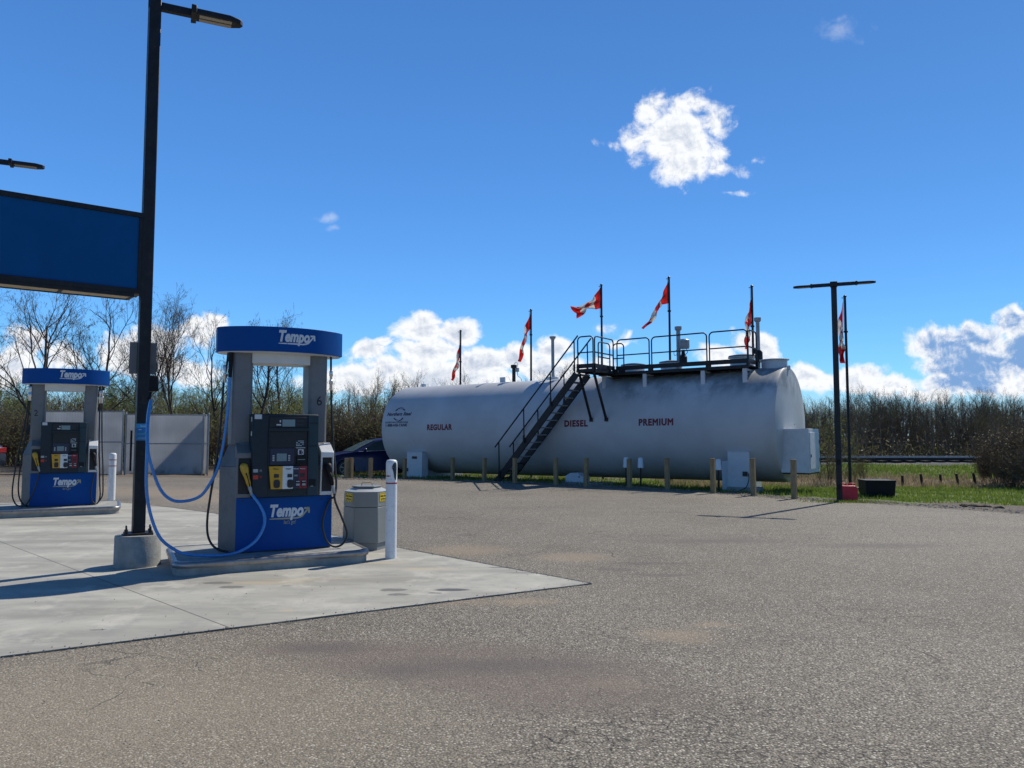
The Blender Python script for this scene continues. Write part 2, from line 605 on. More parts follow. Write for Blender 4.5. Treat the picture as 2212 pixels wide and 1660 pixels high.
# cloth: let sun glow through the flags
for k in ('flag_red', 'flag_white'):
    t = NT(M[k].node_tree)
    bs = t.n['Principled BSDF']
    src = bs.inputs['Base Color'].links[0].from_socket
    tr = t.node('ShaderNodeBsdfTranslucent')
    t.l.new(src, tr.inputs[0])
    mx = t.node('ShaderNodeMixShader')
    mx.inputs[0].default_value = .4
    t.l.new(bs.outputs[0], mx.inputs[1])
    t.l.new(tr.outputs[0], mx.inputs[2])
    t.l.new(mx.outputs[0], [n for n in t.n if n.type == 'OUTPUT_MATERIAL'][0].inputs[0])


def spots(t, pos, lst, warp=0.12, ws=3.0):
    """union of soft ellipses (x, y, rx, ry, softness) on the ground"""
    wn = t.node('ShaderNodeTexNoise')
    t.put(wn.inputs['Vector'], pos)
    wn.inputs['Scale'].default_value = ws
    wn.inputs['Detail'].default_value = 4
    p = t.vmath('ADD', pos, t.vmath('MULTIPLY', t.vmath('SUBTRACT', wn.outputs['Color'], (.5, .5, .5)), (warp * 2, warp * 2, 0)))
    out = None
    for (x, y, rx, ry, soft) in lst:
        d = t.vmath('LENGTH', t.vmath('MULTIPLY', t.vmath('SUBTRACT', p, (x, y, 0)), (1 / rx, 1 / ry, 0)))
        m = t.map(d, 1.0, 1.0 - soft)
        out = m if out is None else t.math('MAXIMUM', out, m)
    return out


def asphalt_material():
    m = bpy.data.materials.new('worn_chip_asphalt')
    m.use_nodes = True
    t = NT(m.node_tree)
    b = t.n['Principled BSDF']
    pos = t.vmath('MULTIPLY', t.node('ShaderNodeTexCoord').outputs['Object'], (1, 1, 0))
    big = t.noise(pos, .22, 5, .6)
    mid = t.noise(pos, 1.1, 5, .6)
    fine = t.noise(pos, 28, 5, .75)
    chip = t.voro(pos, 88, 'F1', 'Color')
    chipd = t.voro(pos, 88, 'F1')
    chipd2 = t.voro(pos, 130, 'F1')
    sepc = t.node('ShaderNodeSeparateColor')
    t.put(sepc.inputs[0], chip)
    c = t.mix(t.map(big, .35, .65), (.218, .183, .134), (.324, .280, .214))
    c = t.mix(t.math('MULTIPLY', t.map(mid, .42, .68), .8), c, (.30, .26, .20))
    rt = t.node('ShaderNodeMapping')
    t.put(rt.inputs[0], pos)
    rt.inputs['Rotation'].default_value = (0, 0, R(12))
    rt.inputs['Scale'].default_value = (.16, 1.5, 1)
    c = t.mix(t.math('MULTIPLY', t.map(t.noise(rt.outputs[0], 1.0, 5, .6), .50, .68), .30), c, (.165, .145, .12))
    c = t.mix(t.math('MULTIPLY', t.map(sepc.outputs[0], .1, .95, 0, 1, 'LINEAR'), .62), c, (.13, .12, .11))
    c = t.mix(t.math('MULTIPLY', t.map(sepc.outputs[1], .74, 1.0), .9), c, (.58, .53, .44))
    c = t.mix(t.math('MULTIPLY', t.map(chipd, .35, .75), .85), c, (.05, .043, .036))
    c = t.mix(t.math('MULTIPLY', t.map(fine, .55, .75), .30), c, (.10, .09, .085))
    g = lambda px, py: gp(px, py)
    p = gp(200, 1540)
    c = t.mix(t.math('MULTIPLY', spots(t, pos, [(p.x, p.y, 3.4, 2.2, .95)], .5, .8), .5), c, (.335, .28, .205))
    warm = []
    for (px, py, rx, ry, so) in ((1010, 1190, .9, .75, .9), (1240, 1205, .7, .5, .8), (1460, 1375, .45, .34, .9), (1540, 1352, .25, .15, .9), (980, 1300, .55, .3, .9), (1130, 1300, .5, .25, .9), (1320, 1480, .3, .2, .9), (150, 1060, 4, 2.2, .7), (500, 1075, 2, 2.5, .7), (390, 1065, 3, 2, .7)):
        p = g(px, py)
        warm.append((p.x, p.y, rx, ry, so))
    c = t.mix(t.math('MULTIPLY', spots(t, pos, warm), .5), c, (.33, .26, .18))
    dk = []
    pp_ = [g(930, 1425), g(1090, 1445), g(1230, 1490), g(700, 1405)]
    c = t.mix(t.math('MULTIPLY', spots(t, pos, [(pp_[0].x, pp_[0].y, 1.25, .55, .6), (pp_[1].x + .1, pp_[1].y - .1, 1.2, .62, .6), (pp_[2].x, pp_[2].y - .1, .95, .5, .7), (pp_[3].x, pp_[3].y, .8, .28, .8)], .16, 1.6), .55), c, (.155, .12, .10))
    p = g(1500, 1600)
    trk = t.vmath('ADD', pos, t.vmath('MULTIPLY', t.vmath('SUBTRACT', _col_noise(t, pos, 9), (.5, .5, .5)), (.16, .16, 0)))
    fc = t.voro(t.vmath('MULTIPLY', trk, (1, 1.6, 0)), 6.5, 'DISTANCE_TO_EDGE')
    fck = t.math('MULTIPLY', t.map(fc, .055, .012), t.map(t.noise(pos, 2.2, 4, .6), .42, .55))
    fck = t.math('MULTIPLY', fck, spots(t, pos, [(p.x, p.y - .1, 1.9, .95, .7)], .3, 1.2))
    c = t.mix(t.math('MULTIPLY', fck, .55), c, (.04, .034, .03))
    for (px, py, rx, ry, so) in ((1330, 1232, .28, .14, .5), (1430, 1243, .45, .12, .5), (1400, 1218, .55, .1, .5), (1060, 1440, 1.1, .28, .9), (700, 1400, .55, .22, .9), (880, 1450, .5, .3, .9), (1010, 1157, .28, .06, .4), (1450, 1108, .7, .1, .7), (1560, 1170, 1.6, .4, .9), (1900, 1180, 1.5, .35, .9)):
        p = g(px, py)
        dk.append((p.x, p.y, rx, ry, so))
    c = t.mix(t.math('MULTIPLY', spots(t, pos, dk), .6), c, (.11, .095, .088))
    # fine cracks
    crk = t.voro(t.vmath('ADD', pos, t.vmath('MULTIPLY', t.vmath('SUBTRACT', _col_noise(t, pos, 1.3), (.5, .5, .5)), (.9, .9, 0))), .75, 'DISTANCE_TO_EDGE')
    ck = t.math('MULTIPLY', t.map(crk, .008, .002), t.map(t.noise(pos, .6, 3), .60, .66))
    crk2 = t.voro(t.vmath('ADD', pos, t.vmath('MULTIPLY', t.vmath('SUBTRACT', _col_noise(t, pos, 4), (.5, .5, .5)), (.3, .3, 0))), 3.2, 'DISTANCE_TO_EDGE')
    ck2 = t.math('MULTIPLY', t.map(crk2, .03, .008), t.map(t.noise(pos, .5, 4), .56, .66))
    ck = t.math('MAXIMUM', ck, ck2)
    c = t.mix(t.math('MULTIPLY', ck, .55), c, (.05, .045, .04))
    t.put(b.inputs['Base Color'], c)
    b.inputs['Roughness'].default_value = .82
    b.inputs['Specular IOR Level'].default_value = .35
    h = t.math('SUBTRACT', t.math('MULTIPLY_ADD', chipd, -.6, t.math('MULTIPLY', sepc.outputs[2], .5)), t.math('MULTIPLY', ck, 1.0))
    h = t.math('MULTIPLY_ADD', chipd2, -.3, h)
    h = t.math('SUBTRACT', h, t.math('MULTIPLY', fck, 1.0))
    n = t.bump(h, .75, .008)
    n = t.bump(mid, .25, .06, n)
    t.put(b.inputs['Normal'], n)
    return m


def _col_noise(t, pos, scale):
    wn = t.node('ShaderNodeTexNoise')
    t.put(wn.inputs['Vector'], pos)
    wn.inputs['Scale'].default_value = scale
    wn.inputs['Detail'].default_value = 5
    return wn.outputs['Color']


def line_mask(t, pos, p, q, w):
    """thin straight joint through p and q"""
    d = (Vector(q) - Vector(p)).xy.normalized()
    nx, ny = -d.y, d.x
    dist = t.math('ABSOLUTE', t.math('SUBTRACT', t.vmath('DOT_PRODUCT', pos, (nx, ny, 0)), nx * p[0] + ny * p[1]))
    return t.map(dist, w, w * .5)


def concrete_material():
    m = bpy.data.materials.new('broomed_concrete')
    m.use_nodes = True
    t = NT(m.node_tree)
    b = t.n['Principled BSDF']
    pos = t.vmath('MULTIPLY', t.node('ShaderNodeTexCoord').outputs['Object'], (1, 1, 0))
    rot = t.node('ShaderNodeMapping')
    t.put(rot.inputs[0], pos)
    rot.inputs['Rotation'].default_value = (0, 0, R(-27))
    rot.inputs['Scale'].default_value = (.45, 1.6, 1)
    sp = rot.outputs[0]
    c = t.mix(t.map(t.noise(sp, 1.0, 6, .62), .33, .66), (.265, .253, .218), (.425, .408, .352))
    c = t.mix(t.math('MULTIPLY', t.map(t.noise(pos, 3.5, 8, .75), .47, .68), .6), c, (.25, .25, .235))
    c = t.mix(t.math('MULTIPLY', t.map(t.noise(pos, 1.7, 7, .7), .52, .66), .55), c, (.53, .50, .43))
    c = t.mix(t.math('MULTIPLY', t.map(t.noise(pos, 90, 3, .7), .5, .75), .22), c, (.24, .235, .225))
    sand = []
    for (px, py, rx, ry) in ((560, 1262, .75, .12), (735, 1252, .22, .06), (640, 1255, .5, .08), (820, 1218, .6, .1), (620, 1322, .12, .06), (920, 1232, .5, .12)):
        p = gp(px, py)
        sand.append((p.x, p.y, rx, ry, .9))
    c = t.mix(t.math('MULTIPLY', spots(t, pos, sand, .08, 9), .55), c, (.46, .37, .24))
    stain = []
    for (px, py, rx, ry) in ((470, 1262, .10, .05), (500, 1271, .085, .05), (850, 1277, .085, .055), (862, 1287, .07, .04), (975, 1277, .12, .05), (1090, 1228, .12, .03), (1150, 1240, .2, .02), (940, 1284, .05, .025), (210, 1364, .04, .012), (620, 1268, .03, .01)):
        p = gp(px, py)
        stain.append((p.x, p.y, rx * 1.7, ry * 1.5, .3))
    c = t.mix(t.math('MULTIPLY', spots(t, pos, stain, .03, 12), .75), c, (.11, .108, .10))
    p = gp(975, 1277)
    c = t.mix(t.math('MULTIPLY', spots(t, pos, [(p.x, p.y, .16, .065, .25)], .015, 20), .7), c, (.05, .055, .075))
    # tiny droppings and pebble stains
    vd = t.voro(pos, 7.5, 'F1')
    sepc = t.node('ShaderNodeSeparateColor')
    t.put(sepc.inputs[0], t.voro(pos, 7.5, 'F1', 'Color'))
    dot = t.math('MULTIPLY', t.map(vd, .085, .05), t.map(sepc.outputs[0], .72, .74))
    c = t.mix(t.math('MULTIPLY', dot, .65), c, (.10, .085, .07))
    j1 = line_mask(t, pos, gp(505, 1363), gp(0, 1172), .008)
    j2 = line_mask(t, pos, gp(0, 1215) + Vector((0, 0, 0)), gp(0, 1215) + Vector((.891, .454, 0)), .0001)
    c = t.mix(t.math('MULTIPLY', j1, .8), c, (.07, .065, .06))
    t.put(b.inputs['Base Color'], c)
    b.inputs['Roughness'].default_value = .85
    h = t.math('SUBTRACT', t.math('MULTIPLY', t.noise(pos, 120, 3), .25), j1)
    t.put(b.inputs['Normal'], t.bump(h, .45, .006))
    return m


def ground_material():
    m = bpy.data.materials.new('soil_and_turf')
    m.use_nodes = True
    t = NT(m.node_tree)
    b = t.n['Principled BSDF']
    pos = t.node('ShaderNodeTexCoord').outputs['Object']
    att = t.node('ShaderNodeAttribute', attribute_name='zone')
    sp = t.node('ShaderNodeSeparateColor')
    t.put(sp.inputs[0], att.outputs['Color'])
    green, dry, gravel = sp.outputs[0], sp.outputs[1], sp.outputs[2]
    n1 = t.noise(pos, 1.6, 6, .65)
    n2 = t.noise(pos, 9, 6, .7)
    n3 = t.noise(pos, 45, 4, .7)
    c = t.mix(t.map(n2, .35, .68), (.105, .08, .058), (.205, .165, .12))
    gcol = t.mix(t.map(n2, .3, .7), (.085, .14, .018), (.15, .205, .03))
    dcol = t.mix(t.map(n2, .3, .7), (.26, .205, .125), (.17, .125, .08))
    vc = t.node('ShaderNodeSeparateColor')
    t.put(vc.inputs[0], t.voro(pos, 26, 'F1', 'Color'))
    vcol = t.mix(vc.outputs[0], (.085, .070, .052), (.20, .168, .13))
    nz = t.math('MULTIPLY_ADD', t.math('SUBTRACT', n1, .5), .9, t.math('MULTIPLY', t.math('SUBTRACT', n2, .5), .5))
    c = t.mix(t.map(t.math('ADD', gravel, nz), .42, .58), c, vcol)
    c = t.mix(t.map(t.math('ADD', dry, nz), .42, .58), c, dcol)
    c = t.mix(t.map(t.math('ADD', green, nz), .40, .60), c, gcol)
    c = t.mix(t.math('MULTIPLY', t.map(n3, .5, .72), .4), c, (.07, .055, .04))
    t.put(b.inputs['Base Color'], c)
    b.inputs['Roughness'].default_value = .95
    t.put(b.inputs['Normal'], t.bump(t.math('ADD', n2, t.math('MULTIPLY', n3, .5)), .8, .06))
    return m


M['asphalt'] = asphalt_material()
M['concrete'] = concrete_material()
M['soil'] = ground_material()


def tank_material():
    m = bpy.data.materials.new('weathered_white_tank_paint')
    m.use_nodes = True
    t = NT(m.node_tree)
    b = t.n['Principled BSDF']
    pos = t.node('ShaderNodeTexCoord').outputs['Object']
    sx = t.node('ShaderNodeSeparateXYZ')
    t.put(sx.inputs[0], pos)
    c = t.mix(t.map(t.noise(pos, .7, 5, .6), .35, .65), (.46, .465, .47), (.53, .535, .54))
    st = t.vmath('MULTIPLY', pos, (.85, .55, .55))
    streak = t.noise(st, 2.2, 8, .68)
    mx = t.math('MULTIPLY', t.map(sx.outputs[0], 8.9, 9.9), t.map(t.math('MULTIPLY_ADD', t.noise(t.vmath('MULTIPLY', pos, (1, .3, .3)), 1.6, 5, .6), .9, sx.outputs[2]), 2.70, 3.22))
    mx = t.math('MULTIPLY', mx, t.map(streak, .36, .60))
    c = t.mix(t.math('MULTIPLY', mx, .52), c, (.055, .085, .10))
    mx2 = t.math('MULTIPLY', t.map(sx.outputs[0], 6.6, 7.4), t.map(sx.outputs[2], 3.0, 3.3))
    c = t.mix(t.math('MULTIPLY', t.math('MULTIPLY', mx2, t.map(streak, .45, .6)), .5), c, (.16, .17, .16))
    drip = t.noise(t.vmath('MULTIPLY', pos, (9, .3, .3)), 2.0, 5, .7)
    c = t.mix(t.math('MULTIPLY', t.map(drip, .62, .75), .18), c, (.35, .36, .34))
    low = t.map(sx.outputs[2], .9, .1)
    c = t.mix(t.math('MULTIPLY', t.math('MULTIPLY', low, t.map(t.noise(pos, 3, 6, .7), .4, .7)), .35), c, (.30, .27, .22))
    t.put(b.inputs['Base Color'], c)
    t.put(b.inputs['Roughness'], t.map(t.noise(pos, 2, 4), .3, .7, .45, .62, 'LINEAR'))
    b.inputs['Specular IOR Level'].default_value = .3
    t.put(b.inputs['Normal'], t.bump(t.noise(t.vmath('MULTIPLY', pos, (.8, 1, 1)), 1.1, 3), .12, .08))
    return m


M['tank'] = tank_material()

# ------------------------------------------------------------------ the ground
EDGE = [(-60, 27.0), (-20, 26.9), (-14, 26.6), (-11, 26.3), (-8, 25.8), (-5.5, 25.0), (-3, 24.3), (-.8, 23.5), (1.2, 22.3), (2.6, 21.3), (4.65, 19.55), (6.17, 17.5), (7.0, 16.75), (7.6, 16.35), (8.33, 15.5),
        (9.34, 14.2), (10.6, 12.8), (12.5, 10.6), (16, 7), (24, 0), (34, -12)]
ex = np.array([p[0] for p in EDGE])
ey = np.array([p[1] for p in EDGE])


def sstep(a, b, x):
    t = np.clip((x - a) / (b - a), 0, 1)
    return t * t * (3 - 2 * t)


RAIL_Y = 34.0


def terrain(X, Y):
    X, Y = np.asarray(X, float), np.asarray(Y, float)
    q = Y - np.interp(X, ex, ey)
    z = -.15 * sstep(.3, 4.5, q) - .05 * sstep(4, 9, q)
    r = RAIL_Y - Y
    f = sstep(3, 9, X)
    prof = np.where(r > 0, .22 - .34 * sstep(1.9, 6.2, r) - .12 * sstep(6, 8.5, r) + .10 * sstep(9.5, 13, r), .22)
    g = f * sstep(15, 10.5, r)
    z = z * (1 - g) + prof * g
    z = z - 1.45 * sstep(-2.2, -8, -0 + r * 1.0) * f - 1.0 * sstep(42, 60, Y) * (1 - f)
    z = z + .045 * np.sin(X * 1.7 + 1.3 * np.sin(Y * .9)) * np.sin(Y * 1.9 + X * .6) * sstep(.6, 2.5, q) * sstep(0, 2, r) + .0
    z = z + .25 * np.sin(X * .05) * np.sin(Y * .04 + 1) * sstep(60, 120, Y)
    return z


def tz(x, y):
    return float(terrain(x, y))


xs = np.unique(np.concatenate([np.array([-500, -300, -180, -120, -90, -70, -55]), np.arange(-45, -12, 1.0), np.arange(-12, 30, .25), np.arange(30, 60, 1.5), np.array([60, 75, 100, 140, 200, 320, 500])]))
ys = np.unique(np.concatenate([np.array([-200, -80, -30, -10, 0, 5]), np.arange(8, 13, 1.0), np.arange(13, 44, .25), np.arange(44, 70, 2.0), np.array([70, 80, 95, 110, 140, 190, 280, 420, 700, 1100])]))
GX, GY = np.meshgrid(xs, ys)
GZ = terrain(GX, GY)
V = np.stack([GX.ravel(), GY.ravel(), GZ.ravel()], 1)
nx, ny = len(xs), len(ys)
i, j = np.meshgrid(np.arange(nx - 1), np.arange(ny - 1))
a = (j * nx + i).ravel()
F = np.stack([a, a + 1, a + nx + 1, a + nx], 1)
me = fast_mesh('ground', V, F, [M['soil']], smooth=True)
q = GY - np.interp(GX, ex, ey)
r = RAIL_Y - GY
edge_dist = q
right = sstep(7.8, 8.8, GX)
green = sstep(1.4, 2.6, q) * sstep(11.5, 9.0, GX) * .55 * sstep(3.0, 6, r)
FRONT = lambda X: np.interp(X, [7.5, 8.3, 9, 12, 30], [20.6, 19.2, 18.5, 17.6, 15.5])
green = np.maximum(green, right * sstep(0, .7, GY - FRONT(GX)) * sstep(8.3, 9.6, r) * .95)
green = np.maximum(green, sstep(4, 7, GX) * sstep(1.9, 2.6, r) * sstep(6.6, 5.4, r) * .92)
green = np.where(GX > 11.5, np.minimum(green, np.where(r > 7, sstep(0, .7, GY - FRONT(GX)) * .95 * sstep(8.6, 9.8, r), green)), green)
green = np.maximum(green, .45 * sstep(-9, -14, r))
dry = np.maximum(sstep(6, 9, GX) * sstep(5.2, 6.3, r) * sstep(10, 8.8, r), .45 * sstep(5, -2, GX) * sstep(2, 4, q))
dry = np.maximum(dry, .6 * sstep(-2, -6, r))
gravel = np.maximum(sstep(1.8, 1.0, q) * sstep(-3, 3, GX) * .6, sstep(7.5, 8.5, GX) * sstep(.3, -.3, GY - FRONT(GX)) * .8)
att = me.color_attributes.new('zone', 'FLOAT_COLOR', 'POINT')
att.data.foreach_set('color', np.stack([green.ravel(), dry.ravel(), gravel.ravel(), np.ones(green.size)], 1).astype(np.float32).ravel())
tag(link('ground', me), 'brown soil, gravel and rough turf around the paved lot', kind='structure')


def sheet(name, poly, z, m, jitter=0.0, step=.35, thick=0.0):
    """a flat paved sheet with a slightly ragged outline"""
    pts = []
    rr = random.Random(name)
    n = len(poly)
    for k in range(n):
        p, q2 = Vector((*poly[k][:2], 0)), Vector((*poly[(k + 1) % n][:2], 0))
        L = (q2 - p).length
        c = max(1, int(L / step)) if jitter else 1
        d = (q2 - p) / c
        nrm = Vector((-d.y, d.x, 0)).normalized()
        for s_ in range(c):
            pts.append(p + d * s_ + nrm * (rr.uniform(-jitter, jitter) if s_ else 0))
    mb = MB()
    mb.add([(p.x, p.y, z) for p in pts] + [(p.x, p.y, z - .12) for p in pts],
           [tuple(range(len(pts)))] + [(k, k + len(pts), (k + 1) % len(pts) + len(pts), (k + 1) % len(pts)) for k in range(len(pts))])
    o = mb.build(name, m, smooth=0)
    return o


lot = sheet('parking_lot', [(34, -12), (-60, -12)] + EDGE[:-1], .004, M['asphalt'], jitter=.07)
tag(lot, 'worn grey brown asphalt of the forecourt', kind='structure')
SLAB = [(-12, -.2), (-3.3276, 5.1073), (.7738, 7.5896), (-1.459, 9.975), (-5.52, 14.33), (-6.77, 15.42), (-7.8, 16.2), (-8.8, 16.75), (-9.8, 16.85), (-11, 16.4), (-30, 6.8), (-30, -11)]
slab = sheet('concrete_slab', SLAB[::-1], .010, M['concrete'])
tag(slab, 'pale concrete apron under the fuel dispensers', kind='structure')
# tarred joint between slab and asphalt
mb = MB()
rr = random.Random(3)
for p, q2 in ((SLAB[0], SLAB[1]), (SLAB[1], SLAB[2]), (SLAB[2], SLAB[3]), (SLAB[3], SLAB[4]), (SLAB[4], SLAB[5]), (SLAB[5], SLAB[6])):
    p, q2 = Vector((*p, 0)), Vector((*q2, 0))
    n = max(2, int((q2 - p).length / .12))
    d = (q2 - p).normalized()
    s_ = Vector((d.y, -d.x, 0))
    vs = []
    for k in range(n + 1):
        c = p + (q2 - p) * k / n
        w0, w1 = rr.uniform(.006, .012), rr.uniform(.002, .012)
        vs += [(*(c + s_ * w0).xy, .0135), (*(c - s_ * w1).xy, .0135)]
    mb.add(vs, [(2 * k, 2 * k + 2, 2 * k + 3, 2 * k + 1) for k in range(n)])
tag(mb.build('joint_strip', M['dark_steel'], smooth=0), 'dark joint between concrete and asphalt', kind='structure')

# ------------------------------------------------------------------ storage tank
TA = Vector((7.9, 22.0, 0))
TL = 14.35
ph = R(-55.5)
TB = Vector((TA.x + TL * math.sin(ph), TA.y + TL * math.cos(ph), 0))
TR, TZ = 1.645, 1.66           # radius, axis height at the left end
tank = thing('storage_tank', 'long white horizontal fuel tank with walkway and dark stairs', 'fuel tank', TB, -(math.pi / 2 + ph) , ry=-.0064)


def tk_world(p):
    return tank.matrix_basis @ Vector(p)


bpy.context.view_layer.update()
# shell
mb = MB()
NS = 96
prof = [(-.34, 0.0), (-.33, .45), (-.30, .85), (-.25, 1.15), (-.18, 1.38), (-.10, 1.53), (-.03, 1.615), (.04, TR)]
prof += [(x, TR) for x in np.linspace(.4, TL - .1, 22)]
prof += [(TL + .03, TR - .004), (TL + .055, TR - .018), (TL + .075, TR - .05)]
vs, fs = [], []
for x, rr_ in prof:
    for k in range(NS):
        t_ = 2 * math.pi * k / NS
        vs.append((x, -rr_ * math.cos(t_), TZ + rr_ * math.sin(t_)))
for a_ in range(len(prof) - 1):
    for k in range(NS):
        b0, b1 = a_ * NS + k, a_ * NS + (k + 1) % NS
        fs.append((b0, b0 + NS, b1 + NS, b1))
mb.add(vs, fs)
mb.build('shell', M['tank'], tank, smooth=30)
# right end cap: shallow cone-like dish inside the rim
mb = MB()
cp = [(TL + .075, TR - .05), (TL + .082, TR - .09), (TL + .10, 1.45), (TL + .13, 1.2), (TL + .155, .9), (TL + .17, .5), (TL + .175, .02)]
vs, fs = [], []
for x, rr_ in cp:
    for k in range(NS):
        t_ = 2 * math.pi * k / NS
        vs.append((x, -rr_ * math.cos(t_), TZ + rr_ * math.sin(t_)))
for a_ in range(len(cp) - 1):
    for k in range(NS):
        b0, b1 = a_ * NS + k, a_ * NS + (k + 1) % NS
        fs.append((b0, b0 + NS, b1 + NS, b1))
mb.add(vs, fs)
mb.build('end_cap', M['tank'], tank, smooth=40)
# weld seams (slightly raised bands)
mb = MB()
for x in (1.9, 4.35, 6.8, 9.25, 11.7):
    vs, fs = [], []
    for dx, dr in ((-.012, 0.0005), (0, .004), (.012, .0005)):
        for k in range(NS):
            t_ = 2 * math.pi * k / NS
            vs.append((x + dx, -(TR + dr) * math.cos(t_), TZ + (TR + dr) * math.sin(t_)))
    for a_ in range(2):
        for k in range(NS):
            b0, b1 = a_ * NS + k, a_ * NS + (k + 1) % NS
            fs.append((b0, b0 + NS, b1 + NS, b1))
    mb.add(vs, fs)
mb.build('weld_seam', M['tank'], tank, smooth=60)


def on_shell(zc, lift=.006):
    th0 = math.asin((zc - TZ) / TR)
    def fn(x, y):
        th = th0 + y / TR
        return (x, -(TR + lift) * math.cos(th), TZ + (TR + lift) * math.sin(th))
    return fn


for txt, xc, zc, w in (('REGULAR', 2.80, 1.615, 1.15), ('DIESEL', 8.33, 1.665, .84), ('PREMIUM', 11.01, 1.665, 1.09)):
    mb = MB()
    put_text(mb, txt, .265, on_shell(zc), bold=.050, spacing=1.14, width=w, x=xc)
    mb.build('lettering', M['redtext'], tank, smooth=0)
mb = MB()
put_text(mb, 'Northern Steel', .185, on_shell(2.155), bold=.030, shear=.25, spacing=1.06, width=1.20, x=.80)
put_text(mb, 'DOUBLE WALL ENVIROTANK', .085, on_shell(1.88), bold=.02, shear=.15, spacing=1.08, width=1.14, x=.74)
put_text(mb, '1-888-NSI-TANK', .135, on_shell(1.755), bold=.035, spacing=1.08, width=1.08, x=.74)
fn = on_shell(2.205)


def arc(mb, fn, cx, cy, r0, a0, a1, w0, w1, n=18, sx=1.15):
    vs = []
    for k in range(n + 1):
        s_ = k / n
        a_ = R(a0 + (a1 - a0) * s_)
        w = (w0 + (w1 - w0) * s_)
        for q_ in (-.5, .5):
            vs.append(fn(cx + sx * (r0 + w * q_) * math.cos(a_), cy + (r0 + w * q_) * math.sin(a_)))
    mb.add(vs, [(2 * k, 2 * k + 1, 2 * k + 3, 2 * k + 2) for k in range(n)])


arc(mb, fn, .82, .01, .25, 148, 66, .055, .014)
arc(mb, fn, .86, .02, .19, 42, 104, .055, .006)
arc(mb, fn, .78, -.01, .25, -32, -114, .055, .014)
arc(mb, fn, .74, -.02, .19, 222, 284, .055, .006)
mb.build('maker_emblem', M['blacktext'], tank, smooth=0)

# saddles
for x in (1.35, 13.0):
    mb = MB()
    pts = [(-1.25, 0)]
    pts = []
    for k in range(13):
        t_ = R(-142 + 104 * k / 12)
        pts.append((math.cos(t_) * (TR + .012), TZ + math.sin(t_) * (TR + .012)))
    pts = [p for p in pts]
    poly = [(pts[0][0], -.22)] + pts + [(pts[-1][0], -.22)]
    vs = [(x - .16, y, z) for y, z in poly] + [(x + .16, y, z) for y, z in poly]
    n = len(poly)
    mb.add(vs, [tuple(range(n)), tuple(range(2 * n - 1, n - 1, -1))] + [(k, k + n, (k + 1) % n + n, (k + 1) % n) for k in range(n)])
    mb.build('saddle', M['white'], tank, smooth=30)

# hatches on top
TOPZ = TZ + TR
for x, y, rad, h, mt, rim in ((.55, .1, .10, .12, 'white', 0), (9.42, .25, .36, .30, 'pump_light', 1), (10.72, .3, .34, .32, 'pump_light', 1), (13.0, .25, .36, .36, 'pump_light', 1), (14.02, -.05, .36, .20, 'white', 1), (6.43, .1, .22, .1, 'white', 0)):
    mb = MB()
    z0 = TOPZ - .12
    mb.lathe([(rad, 0), (rad, h + .10), (rad * .98, h + .12)], 32, (x, y, z0))
    if rim:
        mb.lathe([(rad + .06, h + .12), (rad + .06, h + .145), (rad + .02, h + .15)], 32, (x, y, z0))
    hch = mb.build('hatch', M[mt], tank, bevel=.004)
    if rim and x != 14.02:
        mb = MB()
        mb.lathe([(rad + .05, h + .15), (rad + .04, h + .19), (rad * .5, h + .23), (.02, h + .24)], 32, (x, y, z0))
        mb.build('lid', M['pump_grey'], hch)
# vent pipes
for x, h, rad, mt, extra in ((4.80, 3.93, .065, 'dark_steel', 'side'), (6.44, 4.83, .055, 'galv', 'cap'), (11.05, 4.78, .065, 'galv', 'box'), (13.53, 4.83, .055, 'galv', 'cap2')):
    mb = MB()
    y = .1
    mb.cyl((x, y, TOPZ - .1), (x, y, h - .1), rad, n=16)
    mb.lathe([(rad + .02, 0), (rad + .045, .03), (rad + .045, .12), (rad + .01, .13)] if extra != 'cap' else [(rad, 0), (rad + .05, .08), (rad + .06, .12), (rad, .13)], 20, (x, y, h - .13))
    vp = mb.build('vent_pipe', M[mt], tank)
    if extra == 'side':
        mb = MB()
        mb.box(x + .09, x + .2, y - .05, y + .05, h - .26, h - .12)
        mb.tube(smoothpath([(x + .15, y, h - .26), (x + .17, y, h - .40), (x + .30, y, h - .50), (x + .36, y, TOPZ - .04)]), .012, 6)
        mb.tube(smoothpath([(x, y, h), (x + .06, y, h + .07), (x + .15, y, h + .06), (x + .17, y, h - .1)]), .008, 6)
        mb.build('gauge', M['galv'], vp)
    if extra == 'box':
        mb = MB()
        mb.lathe([(.15, 0), (.16, .05), (.16, .26), (.13, .29)], 20, (x + .20, y - .02, h - .72))
        mb.build('gauge', M['galv'], vp)
        mb = MB()
        mb.lathe([(.07, 0), (.12, .06), (.12, .28), (.06, .36), (.05, .5)], 14, (x + .17, y - .05, h - 1.26))
        mb.tube(smoothpath([(x + .27, y - .1, h - .7), (x + .33, y - .1, h - .85), (x + .22, y - .12, h - .95), (x + .2, y - .1, h - 1.05)]), .01, 6)
        mb.tube(smoothpath([(x - .02, y - .08, h - .75), (x - .12, y - .08, h - .82), (x - .1, y - .08, h - .92), (x - .03, y - .08, h - .9)]), .008, 6)
        mb.build('valve', M['dark_steel'], vp)
    if extra == 'cap2':
        mb = MB()
        mb.lathe([(.06, 0), (.11, .05), (.11, .3), (.07, .36)], 14, (x + .02, y - .03, TOPZ + .18))
        mb.box(x - .17, x - .02, y - .06, y + .05, TOPZ + .45, TOPZ + .62)
        mb.build('valve', M['dark_steel'], vp)
